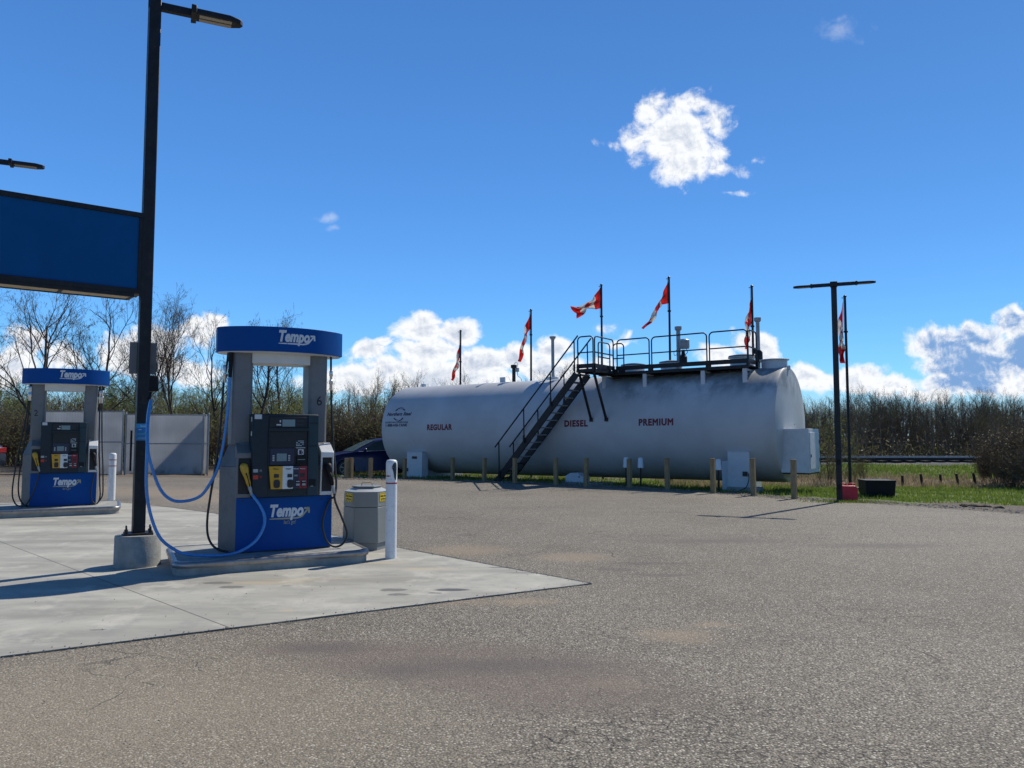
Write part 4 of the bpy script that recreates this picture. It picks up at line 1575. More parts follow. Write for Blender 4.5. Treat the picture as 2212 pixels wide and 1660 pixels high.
    for X, Yc, hh, mt in ((648, 1132, 1, 'ink'), (860, 1132, 1, 'ink'), (958, 1132, .8, 'screen'), (1065, 1132, 1, 'ink')):
        m_ = MB()
        m_.box(mx(X - 40), mx(X + 40), bow(X) - .004, bow(X) + .006, mz(Yc + 30), mz(Yc - 28))
        pw = m_.build('price_window', M['ink'], gr, bevel=.003)
        m_ = MB()
        m_.box(mx(X - 28), mx(X + 28), bow(X) - .0055, bow(X), mz(Yc + 16), mz(Yc - 14))
        m_.build('digits', M['pump_dark2'] if mt == 'ink' else M['screen'], pw)
    for X, lt in ((652, 0), (868, 0), (990, 1), (1092, 1)):
        m_ = MB()
        w_ = .034 if not lt else .024
        hh = .046 if not lt else .038
        pts = [(w_ * math.copysign(abs(math.cos(a_)) ** .6, math.cos(a_)), hh * math.copysign(abs(math.sin(a_)) ** .6, math.sin(a_))) for a_ in [2 * math.pi * k / 20 for k in range(20)]]
        m_.prism(pts, 0, .014, M=Matrix(((1, 0, 0, mx(X)), (0, 0, -1, bow(X) + .002), (0, 1, 0, mz(1262)), (0, 0, 0, 1))))
        bt = m_.build('grade_button', M['ink'], gr, smooth=50, bevel=.003)
        if lt:
            for z_ in (.02, -.01, -.022):
                m_ = MB()
                m_.box(mx(X) - w_ * .8, mx(X) + w_ * .8, bow(X) - .0145, bow(X) - .011, mz(1262) + z_, mz(1262) + z_ + .006)
                m_.build('button_mark', M['logo'], bt)
    m_ = MB()
    for (X0, X1, Y0, Y1) in ((290, 405, 140, 215),):
        plate('white_sticker', X0, X1, Y0, Y1, 'sticker', th=.0065, bev=0)
    for (X0, X1, Y0, Y1, mt) in ((285, 360, 1022, 1034, 'sticker'), (285, 360, 1040, 1052, 'sticker'), (285, 360, 1058, 1070, 'sticker'), (285, 365, 1118, 1182, 'orange')):
        plate('label', X0, X1, Y0, Y1, mt, th=.0055, bev=0)
    for Y, mt in ((1045, 'pump_grey'), (1145, 'rpanel')):
        m_ = MB()
        m_.cyl((mx(403), hy - .012, mz(Y)), (mx(403), hy, mz(Y)), .014, n=16)
        m_.build('push_button', M[mt], h)
    plate('receipt_slot', 1190, 1300, 1205, 1320, 'black', th=.012)
    plate('label', 1215, 1260, 1312, 1320, 'sticker', th=.0135, bev=0)
    plate('label', 1185, 1325, 262, 292, 'pump_dark', th=.0055, bev=0)
    plate('label', 1185, 1315, 640, 670, 'pump_dark', th=.0055, bev=0)
    plate('speaker', 700, 945, 1395, 1415, 'pump_deep', th=.0025, bev=0)
    # side bezel stickers
    for (z0, z1, mt) in ((1.60, 1.65, 'sticker'), (1.44, 1.49, 'sticker'), (1.38, 1.42, 'pump_dark2'), (1.30, 1.36, 'pump_dark2')):
        m_ = MB()
        m_.box(hx0 - .002, hx0 + .001, -.37, -.30, Z(z0), Z(z1))
        m_.build('side_sticker', M[mt], h)
    # nozzle boots
    for sgn, x0, x1 in ((-1, -.525, -.352), (1, .392, .53)):
        bt = link('nozzle_boot', None, d)
        m_ = MB()
        m_.box(x0 + .004, x1 - .004, -.325, -.302, Z(.80), Z(1.22))
        m_.build('recess', M['pump_deep'], bt)
        m_ = MB()
        yF = -.375 if sgn > 0 else -.345
        for xa, xb in ((x0 - .008, x0 + .012), (x1 - .012, x1 + .004)):
            m_.add([(xa, -.301, Z(.757)), (xb, -.301, Z(.757)), (xb, -.33, Z(.757)), (xa, -.33, Z(.757)), (xa, -.301, Z(1.28)), (xb, -.301, Z(1.28)), (xb, yF, Z(1.20)), (xa, yF, Z(1.20))],
                   [(3, 2, 1, 0), (4, 5, 6, 7), (0, 1, 5, 4), (1, 2, 6, 5), (2, 3, 7, 6), (3, 0, 4, 7)])
        m_.add([(x0 - .008, -.18, Z(1.36)), (x1 + .004, -.18, Z(1.36)), (x1 + .004, yF - .002, Z(1.25)), (x0 - .008, yF - .002, Z(1.25)), (x0 - .008, -.18, Z(1.20)), (x1 + .004, -.18, Z(1.20)), (x1 + .004, yF - .002, Z(1.19)), (x0 - .008, yF - .002, Z(1.19))],
               [(0, 3, 2, 1), (4, 5, 6, 7), (0, 1, 5, 4), (1, 2, 6, 5), (2, 3, 7, 6), (3, 0, 4, 7)])
        m_.box(x0 - .008, x1 + .004, -.335, -.302, Z(.757), Z(.80))
        m_.build('hood', M['pump_grey'] if sgn < 0 else M['pump_light'], bt, bevel=.006)
    nozzle(d, (-.405, -.40, Z(.885)), -.28, 'nozzle_yellow')
    nozzle(d, (.515, -.40, Z(.87)), -.22, 'black')
    # hoses; heights below are above ground
    Q = lambda pts: [(x, y, z - .15) for x, y, z in pts]
    if blue:
        hose(d, Q([(-.62, -.10, 2.41), (-.64, -.10, 2.2), (-.665, -.11, 2.04), (-.69, -.13, 1.55), (-.735, -.14, 1.09), (-.775, -.15, .81), (-.805, -.16, .545), (-.80, -.18, .36), (-.75, -.20, .24), (-.67, -.24, .185), (-.60, -.28, .17)]), 'rubber')
        coupling(d, (-.655, -.108, Z(2.04)), .20)
        m_ = MB()
        m_.tube([(-.60, -.15, Z(2.42)), (-.60, -.15, Z(2.26)), (-.605, -.15, Z(2.10))], [.028, .024, .02], 12)
        m_.build('swivel', M['black'], d, smooth=50)
        hose(d, Q([(-.605, -.15, 2.14), (-.621, -.15, 1.722), (-.656, -.15, 1.356), (-.71, -.15, 1.084), (-.79, -.15, .905), (-.885, -.13, .774), (-1.032, -.1, .724), (-1.173, -.1, .745), (-1.291, -.1, .874), (-1.39, -.1, 1.15), (-1.425, -.1, 1.35), (-1.428, -.1, 1.65), (-1.404, -.1, 1.826)]), 'blue_hose', .017)
        hose(d, Q([(-1.404, -.12, 1.826), (-1.43, -.2, 1.6), (-1.432, -.3, 1.353), (-1.430, -.34, .917), (-1.385, -.36, .627), (-1.29, -.38, .381), (-1.15, -.42, .25), (-1.036, -.46, .20), (-.85, -.50, .175), (-.66, -.52, .170), (-.50, -.52, .20), (-.345, -.52, .30), (-.258, -.50, .45), (-.252, -.47, .572), (-.298, -.44, .68), (-.345, -.42, .75), (-.372, -.405, .79)]), 'blue_hose', .017)
        hose(d, Q([(.535, -.15, 2.41), (.54, -.15, 2.13), (.553, -.15, 1.74), (.565, -.20, 1.349), (.578, -.27, 1.05), (.578, -.32, .85), (.545, -.36, .72)]), 'rubber')
        coupling(d, (.54, -.15, Z(1.98)), .24)
        hose(d, Q([(.535, -.405, .78), (.55, -.41, .676), (.629, -.42, .484), (.688, -.42, .312), (.648, -.41, .20), (.558, -.41, .165), (.472, -.40, .215), (.424, -.39, .33), (.412, -.38, .457), (.45, -.37, .60), (.50, -.36, .70), (.545, -.36, .73)]), 'rubber')
    else:
        for k, dx in enumerate((0, .055)):
            hose(d, Q([(-.60 + dx * .4, -.14, 2.41), (-.61 + dx * .4, -.14, 2.2), (-.645 + dx * .6, -.14, 1.8), (-.70 + dx, -.15, 1.4), (-.755 + dx * 1.2, -.16, 1.0), (-.80 + dx * 1.5, -.17, .6), (-.80 + dx * 1.8, -.19, .35), (-.74 + dx * 2, -.22, .2), (-.66 + dx * 2, -.26, .17), (-.58 + dx * 2, -.31, .19)][:8 + 2]), 'rubber')
            hose(d, Q([(.535 + dx * .7, -.14, 2.41), (.54 + dx * .7, -.15, 1.9), (.55 + dx * .9, -.18, 1.3), (.57 + dx, -.22, .9), (.585 + dx, -.26, .55), (.60 + dx * .7, -.31, .32), (.575, -.35, .2), (.53, -.38, .17), (.475, -.40, .22), (.45, -.41, .4), (.47, -.41, .6), (.50, -.40, .76)][:12 if k == 0 else 9]), 'rubber')
            coupling(d, (-.608 + dx * .4, -.14, Z(2.08)), .26)
            coupling(d, (.54 + dx * .7, -.15, Z(2.05)), .24)
        hose(d, Q([(-.376, -.405, .79), (-.40, -.42, .65), (-.45, -.43, .45), (-.52, -.43, .28), (-.58, -.40, .19), (-.64, -.36, .17)]), 'rubber')
    return d


def island(C, x0, x1, y0, y1, label):
    t = thing('pump_island', label, 'island', (C.x, C.y, 0), ROW, 'raised dispenser islands')
    def outline(ins, r_=.16):
        pts = []
        X0, X1, Y0, Y1 = x0 + ins, x1 - ins, y0 + ins, y1 - ins
        for cx, cy, a0 in ((X1 - r_, Y1 - r_, 0), (X0 + r_, Y1 - r_, 90), (X0 + r_, Y0 + r_, 180), (X1 - r_, Y0 + r_, 270)):
            for k in range(9):
                a_ = R(a0 + 90 * k / 8)
                pts.append((cx + r_ * math.cos(a_), cy + r_ * math.sin(a_)))
        return pts
    m_ = MB()
    m_.prism(outline(.02), -.05, .146)
    m_.build('concrete_base', M['cast'], t, smooth=30)
    m_ = MB()
    o1 = outline(0)
    n = len(o1)
    rings = []
    for ins, z in ((.022, .085), (.004, .088), (.0, .10), (-.004, .118), (.0, .136), (.012, .148), (.03, .152), (.055, .150)):
        rings.append([(x, y, z) for x, y in outline(ins)])
    vs = [p for rg in rings for p in rg]
    fs = []
    for a_ in range(len(rings) - 1):
        for k in range(n):
            fs.append((a_ * n + k, a_ * n + (k + 1) % n, (a_ + 1) * n + (k + 1) % n, (a_ + 1) * n + k))
    m_.add(vs, fs)
    m_.build('steel_edge', M['steel_edge'], t, smooth=40)
    return t


island(C1, -1.18, .90, -.72, .62, 'steel edged concrete island under dispenser 6')
island(C2, -1.9, .95, -.86, .62, 'steel edged concrete island under dispenser 2')
dispenser(C1, '6', False, 'near blue and grey fuel dispenser marked 6 with light blue hoses', True)
dispenser(C2, '2', True, 'far blue and grey fuel dispenser marked 2 with black hoses', False)


# ------------------------------------------------------------------ lamp posts
def lamp_head(parent, p, direction, s=1.0):
    """flat luminaire; p = arm end, direction = unit vector away from the pole"""
    d = Vector(direction).normalized()
    ang = math.atan2(d.y, d.x)
    Mx = Matrix.Translation(p) @ Matrix.Rotation(ang, 4, 'Z') @ Matrix.Scale(s, 4)
    m_ = MB()
    out = [(0, -.10), (.40, -.10), (.52, -.05), (.55, 0), (.52, .05), (.40, .10), (0, .10)]
    m_.prism(out, -.035, .03, M=Mx)
    m_.prism([(-.03, -.14), (.03, -.13), (.03, .13), (-.03, .14)], -.05, .05, M=Mx)
    hd = m_.build('lamp_head', M['dark_steel'], parent, bevel=.008)
    for y0 in (-.075, .012):
        m_ = MB()
        m_.prism([(.06, y0), (.42, y0), (.42, y0 + .063), (.06, y0 + .063)], -.042, -.034, M=Mx)
        m_.build('lens', M['lens'], hd)
    return hd


# near post
PP = gp(296, 1232)
PP = Vector((PP.x, PP.y, 0)) * (1 + .25 / PP.y)
lp = thing('lamp_post', 'tall dark square lamp post on round concrete base beside dispenser 6', 'lamp post', PP, 0, 'lamp posts')
mb = MB()
mb.lathe([(.238, -.05), (.237, .1), (.235, .335), (.228, .35)], 40)
mb.build('concrete_base', M['cast'], lp, smooth=40)
mb = MB()
MR = Matrix.Rotation(R(27), 4, 'Z')
mb.box(-.15, .15, -.14, .14, .352, .372, M=MR)
mb.build('base_plate', M['dark_steel'], lp, bevel=.004)
for a_, b_ in ((-.12, -.11), (.12, -.11), (-.12, .11), (.12, .11)):
    q2 = MR @ Vector((a_, b_, 0))
    mb = MB()
    mb.cyl((q2.x, q2.y, .372), (q2.x, q2.y, .44), .010, n=8)
    mb.cyl((q2.x, q2.y, .373), (q2.x, q2.y, .395), .020, n=6)
    mb.build('bolt', M['dark_steel'], lp)
mb = MB()
mb.box(-.062, .062, -.062, .062, .372, 6.52, M=Matrix.Rotation(R(27 + 8), 4, 'Z'))
mb.build('pole', M['dark_steel'], lp, bevel=.008)
u2 = Vector((math.sin(R(65)), math.cos(R(65)), 0))
ZA = 6.43
mb = MB()
mb.beam(Vector((0, 0, ZA)) - u2 * .07, Vector((0, 0, ZA)) + u2 * .42, .07, .09)
mb.build('arm', M['dark_steel'], lp, bevel=.006)
lamp_head(lp, Vector((0, 0, ZA)) + u2 * .42, u2)
# fittings on the post
UR = Vector((UX, UY, 0))
WR = Vector((-UY, UX, 0))
mb = MB()
Ml = Matrix(((UR.x, WR.x, 0, 0), (UR.y, WR.y, 0, 0), (0, 0, 1, 0), (0, 0, 0, 1)))
mb.box(-.145, .135, .09, .094, 2.14, 2.50, M=Ml)
mb.build('back_plate', M['pump_grey'], lp)
mb = MB()
mb.box(.03, .16, -.045, .045, 1.94, 2.12, M=Ml)
bxx = mb.build('hose_reel_box', M['black'], lp, bevel=.015)
mb = MB()
mb.cyl(Ml @ Vector((.07, -.02, 1.93)), Ml @ Vector((.06, -.04, 1.84)), .02, .027, n=12)
mb.build('swivel', M['black'], bxx)
mb = MB()
mb.tube([Ml @ Vector((-.1, -.02, z)) for z in (1.50, 1.05)], .012, 8)
mb.build('conduit', M['black'], lp)
fa = R(35)
Mf = Matrix.Rotation(fa, 4, 'Z')
NP = lambda x, y: Mf @ Vector((x, -.0645, y))
mb = MB()
mb.box(-.062, .062, -.0645, -.0622, 1.39, 1.575, M=Mf)
st_ = mb.build('notice', M['notice_blue'], lp)
mb = MB()
f2 = lambda x, y: Mf @ Vector((x, -.0662, y))
mb.add([f2(-.062, 1.528), f2(.062, 1.528), f2(.062, 1.575), f2(-.062, 1.575)], [(0, 1, 2, 3)], 0)
mb.add([f2(-.062, 1.39), f2(.062, 1.39), f2(.062, 1.398), f2(-.062, 1.398)], [(0, 1, 2, 3)], 0)
put_text(mb, 'Tempo', .026, lambda x, y: Mf @ Vector((x, -.0672, y)), bold=.03, shear=.2, width=.062, x=.005, y=1.541, mi=1)
mb.add([f2(-.04, 1.505), f2(-.01, 1.505), f2(-.01, 1.512), f2(-.04, 1.512)], [(0, 1, 2, 3)], 1)
mb.add([f2(-.05, 1.455), f2(.015, 1.455), f2(.045, 1.485), f2(.038, 1.492), f2(.012, 1.466), f2(-.05, 1.466)], [(0, 1, 2, 3, 4, 5)], 2)
mb.add([f2(-.05, 1.41), f2(.05, 1.41), f2(.05, 1.418), f2(-.05, 1.418)], [(0, 1, 2, 3)], 3)
mb.build('printing', [M['notice_blue2'], M['logo'], M['notice_grn'], M['logo_gold']], st_, smooth=0)

# right post (in front of the lawn)
LP = Vector((7.10, 16.80, 0))
l2 = thing('lamp_post', 'slim dark lamp post with two opposed heads beside red plastic can', 'lamp post', LP, 0, 'lamp posts')
mb = MB()
mb.box(-.044, .044, -.044, .044, -.05, 4.80, M=Matrix.Rotation(R(20), 4, 'Z'))
mb.build('pole', M['dark_steel'], l2, bevel=.006)
u3 = Vector((math.cos(R(-23)), math.sin(R(-23)), 0))
mb = MB()
mb.beam(Vector((0, 0, 4.76)) - u3 * .46, Vector((0, 0, 4.76)) + u3 * .46, .06, .075)
mb.box(-.075, .075, -.075, .075, 4.71, 4.82, M=Matrix.Rotation(R(-23), 4, 'Z'))
mb.build('arm', M['dark_steel'], l2, bevel=.006)
lamp_head(l2, Vector((0, 0, 4.76)) - u3 * .46, -u3, .70)
lamp_head(l2, Vector((0, 0, 4.76)) + u3 * .46, u3, .70)
for bx_ in ((-.075, .0, -.09, -.05, .80, .92), (-.07, .0, -.08, -.05, .28, .38)):
    mb = MB()
    mb.box(*bx_)
    mb.build('cover', M['black'], l2)

# far post whose foot is outside the picture
tipw = at(97, 362, 14.5)
foot3 = Vector((tipw.x, tipw.y, 0)) - u2 * .97
l3 = thing('lamp_post', 'far dark lamp post of which only one arm and head show at left', 'lamp post', foot3, 0, 'lamp posts')
zz = tipw.z
mb = MB()
mb.lathe([(.26, -.05), (.255, .33), (.25, .35)], 40)
mb.build('concrete_base', M['cast'], l3, smooth=40)
mb = MB()
mb.box(-.062, .062, -.062, .062, .35, zz + .1, M=Matrix.Rotation(R(35), 4, 'Z'))
mb.build('pole', M['dark_steel'], l3, bevel=.008)
mb = MB()
mb.beam(Vector((0, 0, zz)) - u2 * .07, Vector((0, 0, zz)) + u2 * .42, .07, .09)
mb.build('arm', M['dark_steel'], l3, bevel=.006)
lamp_head(l3, Vector((0, 0, zz)) + u2 * .42, u2)

# ------------------------------------------------------------------ overhead sign board
SA = R(90 - 52)
sg = thing('sign_board', 'large blank dark blue overhead board fixed to the near lamp post', 'sign', (PP.x, PP.y, 3.0), SA)
mb = MB()
mb.box(-3.2, -.10, -.035, .22, .08, .90)
sf = mb.build('panel', M['sign_blue'], sg)
mb = MB()
mb.box(-3.2, -.05, -.055, .24, .90, .955)
mb.box(-3.2, -.05, -.055, .24, .03, .085)
mb.box(-.10, -.05, -.053, .238, .085, .90)
mb.box(-3.25, -3.2, -.053, .238, .03, .955)
mb.build('frame', M['dark_steel'], sg, bevel=.004)
mb = MB()
mb.box(-3.2, -.12, -.02, .21, .0, .029)
mb.build('soffit', M['wood_tan'], sg)
mb = MB()
mb.box(-3.2, -.13, -.05, -.021, -.01, .029)
mb.box(-3.2, -.13, .211, .24, -.01, .029)
for x in (-2.4, -1.6, -.85, -.16):
    mb.box(x, x + .03, -.02, .21, -.012, -.001)
mb.build('lower_rail', M['dark_steel'], sg)
mb = MB()
mb.box(-.12, .02, -.02, .05, .2, .26)
mb.box(-.12, .02, -.02, .05, .7, .76)
mb.build('bracket', M['dark_steel'], sg)

# ------------------------------------------------------------------ hexagonal safety bin
bc = Vector((-1.86, 9.93, 0))
t = thing('litter_bin', 'grey hexagonal bin with yellow safety stickers behind dispenser island', 'bin', bc, R(9))


def hexa(r_, n=6, a0=30):
    return [(r_ * math.cos(R(a0 + 60 * k)), r_ * math.sin(R(a0 + 60 * k))) for k in range(n)]


def frust(m_, r0, r1, z0, z1):
    a_, b_ = hexa(r0, a0=0), hexa(r1, a0=0)
    m_.add([(x, y, z0) for x, y in a_] + [(x, y, z1) for x, y in b_], [(k, (k + 1) % 6, (k + 1) % 6 + 6, k + 6) for k in range(6)] + [(5, 4, 3, 2, 1, 0), (6, 7, 8, 9, 10, 11)])


mb = MB()
frust(mb, .275, .275, 0.0, .10)
mb.build('plinth', M['bin_grey'], t, bevel=.004)
mb = MB()
frust(mb, .300, .288, .101, .545)
bb = mb.build('body', M['bin_grey'], t, bevel=.006)
mb = MB()
frust(mb, .289, .281, .550, .735)
mb.build('upper_ring', M['bin_grey'], t, bevel=.005)
mb = MB()
frust(mb, .286, .165, .736, .785)
mb.build('roof', M['bin_light'], t, bevel=.004)
mb = MB()
frust(mb, .19, .19, .788, .803)
ld = mb.build('lid', M['bin_grey'], t, bevel=.004)
mb = MB()
mb.tube([(-.065, 0, .80), (-.065, 0, .832), (-.055, 0, .84), (.055, 0, .84), (.065, 0, .832), (.065, 0, .80)], .006, 8)
mb.build('handle', M['wood_tan'], ld)
for k in (3, 5):
    # face between corner k and k+1 (corners at 60*k degrees)
    am = R(60 * k + 30)
    nrm = Vector((math.cos(am), math.sin(am), 0))
    tan = Vector((-math.sin(am), math.cos(am), 0))
    rin = .2815 * math.cos(R(30)) + .004
    fs_ = lambda x, y, rin=rin, nrm=nrm, tan=tan: nrm * (rin + (.735 - y) * .036) + tan * x + Vector((0, 0, y))
    def fq(x, y, e=0.0):
        p_ = fs_(x, y)
        return p_ + nrm * e
    mb = MB()
    cz = .665
    mb.add([fq(-.095, cz - .055), fq(.095, cz - .055), fq(.095, cz + .055), fq(-.095, cz + .055)], [(0, 1, 2, 3)], 0)
    for sy in (cz + .036, cz - .051):
        for q_ in range(4):
            x = -.085 + q_ * .047
            mb.add([fq(x, sy, .001), fq(x + .02, sy, .001), fq(x + .034, sy + .015, .001), fq(x + .014, sy + .015, .001)], [(0, 1, 2, 3)], 1)
    put_text(mb, 'Safety Station', .032, lambda x, y: fq(x, y, .001), bold=.02, width=.165, x=0, y=cz + .006, mi=1)
    put_text(mb, 'Spill Absorbent', .024, lambda x, y: fq(x, y, .001), bold=.01, width=.14, x=0, y=cz - .028, mi=1)
    mb.build('sticker', [M['yel_sticker'], M['ink']], t, smooth=0)

# ------------------------------------------------------------------ white bollards
for (px, py, pt, lab, worn) in ((844, 1211, 993, 'near white bollard with red bands and torn sleeve beside the bin', True), (240.5, 1089, 979, 'far white bollard with two red bands behind dispenser 2', False)):
    g = gp(px, py - 3)
    zt = at(px, pt, g.y).z
    t = thing('bollard', lab, 'bollard', (g.x, g.y, 0), R(20), 'white bollards beside the dispensers')
    rr_ = .066 if worn else .072
    mb = MB()
    mb.lathe([(rr_, -.03), (rr_, zt - .05), (rr_ * .95, zt - .022), (rr_ * .75, zt - .006), (rr_ * .35, zt), (.003, zt + .001)], 32)
    mb.build('sleeve', M['post_white'], t, smooth=60)
    for k, z in enumerate((zt - .155, zt - .285)):
        mb = MB()
        vs, fs = [], []
        n = 40
        a0, a1 = (-250, -110) if (worn and k == 0) else (0, 360)
        if worn:
            z = (zt - .205, zt - .27)[k]
            z = (zt - .20, zt - .285)[k]
        cnt = 0
        for q_ in range(n + 1):
            a_ = R(a0 + (a1 - a0) * q_ / n)
            for zz_ in (z, z + .016):
                vs.append(((rr_ + .0015) * math.cos(a_), (rr_ + .0015) * math.sin(a_), zz_))
        fs = [(2 * q_, 2 * q_ + 2, 2 * q_ + 3, 2 * q_ + 1) for q_ in range(n) if not (worn and k == 0 and q_ % 14 in (9, 10))]
        mb.add(vs, fs)
        mb.build('red_band', M['red'], t, smooth=60)
    if worn:
        mb = MB()
        rp = random.Random(4)
        outl = [(-100, .02), (-88, .055), (-72, .075), (-58, .080), (-44, .06), (-38, .0), (-42, -.07), (-52, -.125), (-66, -.13), (-76, -.09), (-82, -.04), (-92, -.005)]
        cx = (-62, -.02)
        c_ = []
        for a_, z_ in outl:
            c_.append(((rr_ + .0012) * math.cos(R(a_)), (rr_ + .0012) * math.sin(R(a_)), zt - .11 + z_))
        ctr = [(rr_ + .0014) * math.cos(R(-62)), (rr_ + .0014) * math.sin(R(-62)), zt - .125]
        mid = [((rr_ + .0014) * math.cos(R((a_ - 62) / 2)), (rr_ + .0014) * math.sin(R((a_ - 62) / 2)), zt - .11 + (z_ - .02) / 2) for a_, z_ in outl]
        n = len(outl)
        mb.add(c_ + mid + [ctr], [(k, (k + 1) % n, (k + 1) % n + n, k + n) for k in range(n)] + [(k + n, (k + 1) % n + n, 2 * n) for k in range(n)])
        mb.build('torn_patch', M['pump_dark2'], t, smooth=60)

# ------------------------------------------------------------------ cars (side profile lofted across the width; nose towards -x)
def car(label, paint, loc, rz, tail_only=False):
    t = thing('parked_car', label, 'car', loc, rz)
    # stations along x: (x, z_low, z_belt, z_top, half width low, half width top)
    prof_u = [(-2.15, .42), (-2.17, .55), (-2.12, .66), (-1.9, .76), (-1.5, .86), (-1.12, .93), (-.95, .965)]
    mb = MB()
    # lower body: closed outline in x-z, lofted over y with tumblehome
    low = [(-2.13, .30), (-2.17, .45), (-2.16, .58), (-2.08, .70), (-1.85, .79), (-1.5, .87), (-1.0, .94), (-.4, .965), (.3, .985), (1.0, 1.01), (1.6, 1.04), (2.02, 1.03), (2.12, .92), (2.17, .70), (2.16, .45), (2.08, .30)]

    def arch(cx, n=9, r_=.36):
        return [(cx + r_ * math.cos(R(a_)), .315 + r_ * math.sin(R(a_))) for a_ in np.linspace(0, 180, n)]
    under = [(1.66, .24)] + arch(1.30) + [(.90, .22), (-1.0, .20)] + arch(-1.37)[:] + [(-1.78, .24)]
    outl = low + [(p[0], p[1]) for p in under]
    n = len(outl)
    ring = []
    for y, sx, sz in ((-.90, .985, 0), (-.915, 1, .0), (0, 1.01, .015), (.915, 1, 0), (.90, .985, 0)):
        yy_ = y
        row = []
        for x, z in outl:
            k_ = 1 - .12 * max(0, (abs(x) - 1.5) / .67) ** 2
            tum = 1 - .05 * max(0, (z - .7) / .3)
            row.append((x * sx, yy_ * k_ * tum, z + (sz if z > .6 else 0) - (.03 if abs(y) == .90 and z > .8 else 0)))
        ring.append(row)
    vs = [p for row in ring for p in row]
    fs = []
    for a_ in range(4):
        for k in range(n):
            fs.append((a_ * n + k, (a_ + 1) * n + k, (a_ + 1) * n + (k + 1) % n, a_ * n + (k + 1) % n))
    fs.append(tuple(range(n)))
    fs.append(tuple(range(5 * n - 1, 4 * n - 1, -1)))
    mb.add(vs, fs)
    body = mb.build('body', M[paint], t, smooth=32)
    # greenhouse
    gh = [(-1.08, .93), (-.55, 1.20), (-.2, 1.36), (.15, 1.435), (.55, 1.455), (1.0, 1.43), (1.45, 1.35), (1.75, 1.24), (2.02, 1.02)]
    mb = MB()
    rows = []
    for f_ in (-1, -.93, -.5, .5, .93, 1):
        row = []
        for x, z in gh:
            hh = (z - .93) / .52
            w = .83 - .20 * hh
            zz_ = z - (.035 if abs(f_) == 1 and hh > .3 else 0) + (0.01 if abs(f_) < .6 else 0)
            row.append((x, f_ * w, zz_))
        rows.append(row)
    vs = [p for row in rows for p in row]
    n = len(gh)
    fs = []
    for a_ in range(5):
        for k in range(n - 1):
            fs.append((a_ * n + k, a_ * n + k + 1, (a_ + 1) * n + k + 1, (a_ + 1) * n + k))
    base = [(x, s_ * .83, .93) for s_ in (-1, 1) for x, z in gh]
    mb.add(vs, fs)
    for s_, r0 in ((-1, 0), (1, 5)):
        bs = [(x, s_ * .845, .93 if x < 1.9 else 1.0) for x, z in gh]
        tp_ = rows[r0]
        fs2 = [(k, k + 1, k + 1 + n, k + n) for k in range(n - 1)]
        if s_ > 0:
            fs2 = [q_[::-1] for q_ in fs2]
        mb.add(bs + tp_, fs2)
    roof = mb.build('roof', M[paint], t, smooth=40)
    sidew = lambda z: -(.83 - .20 * (z - .93) / .52) - .012

    def glass(name, pts, s_=1):
        q_ = MB()
        q_.add([(x, sidew(z) * s_, z) for x, z in pts] + [(x, (sidew(z) + .02) * s_, z) for x, z in pts],
               [tuple(range(len(pts)))] + [(k, (k + 1) % len(pts), (k + 1) % len(pts) + len(pts), k + len(pts)) for k in range(len(pts))])
        return q_.build(name, M['car_glass'], t, smooth=0)
    for s_ in (1, -1):
        glass('side_window', [(-.72, .985), (.38, 1.005), (.36, 1.385), (.10, 1.37), (-.22, 1.28)], s_)
        glass('side_window', [(.44, 1.005), (1.22, 1.03), (1.16, 1.34), (.42, 1.39)], s_)
        glass('side_window', [(1.28, 1.03), (1.62, 1.06), (1.44, 1.25), (1.24, 1.31)], s_)
    mb = MB()
    a_, b_ = (-1.06, .945), (-.14, 1.378)
    mb.add([(a_[0] - .01, -.78, a_[1] + .012), (a_[0] - .01, .78, a_[1] + .012), (b_[0] - .01, .62, b_[1] + .016), (b_[0] - .01, -.62, b_[1] + .016),
            (-.56, .70, 1.212), (-.56, -.70, 1.212)], [(0, 1, 4, 5), (5, 4, 2, 3)])
    mb.build('windscreen', M['sky_glass'], t, smooth=30)
    mb = MB()
    mb.add([(1.50, -.55, 1.345), (1.50, .55, 1.345), (1.97, .62, 1.09), (1.97, -.62, 1.09)], [(0, 3, 2, 1)])
    mb.build('rear_window', M['car_glass'], t, smooth=0)
    mb = MB()
    for s_ in (-1, 1):
        mb.beam((-.85, s_ * .875, .955), (1.68, s_ * .872, 1.035), .02, .014)
    mb.build('chrome_strip', M['alu'], t)
    for s_ in (-1, 1):
        mb = MB()
        mb.lathe([(.02, -.09), (.075, -.07), (.085, 0), (.07, .08), (.02, .10)], 12, M=Matrix.Translation((-.62, s_ * .95, 1.02)) @ Matrix.Rotation(R(90), 4, 'X') @ Matrix.Scale(.8, 4))
        mb.build('mirror', M[paint], t, smooth=60)
        mb = MB()
        mb.box(.20, .34, s_ * .905 - .012, s_ * .905 + .012, .83, .86)
        mb.box(1.05, 1.19, s_ * .905 - .012, s_ * .905 + .012, .86, .89)
        mb.build('door_handle', M[paint], t, bevel=.004)
        mb = MB()
        mb.box(2.0, 2.175, s_ * .62 - .20, s_ * .62 + .20, .80, 1.0)
        mb.build('tail_light', M['tail'], t, bevel=.02)
        mb = MB()
        mb.box(-2.14, -1.92, s_ * .66 - .15, s_ * .66 + .15, .62, .72)
        mb.build('headlight', M['sky_glass'], t, bevel=.02)
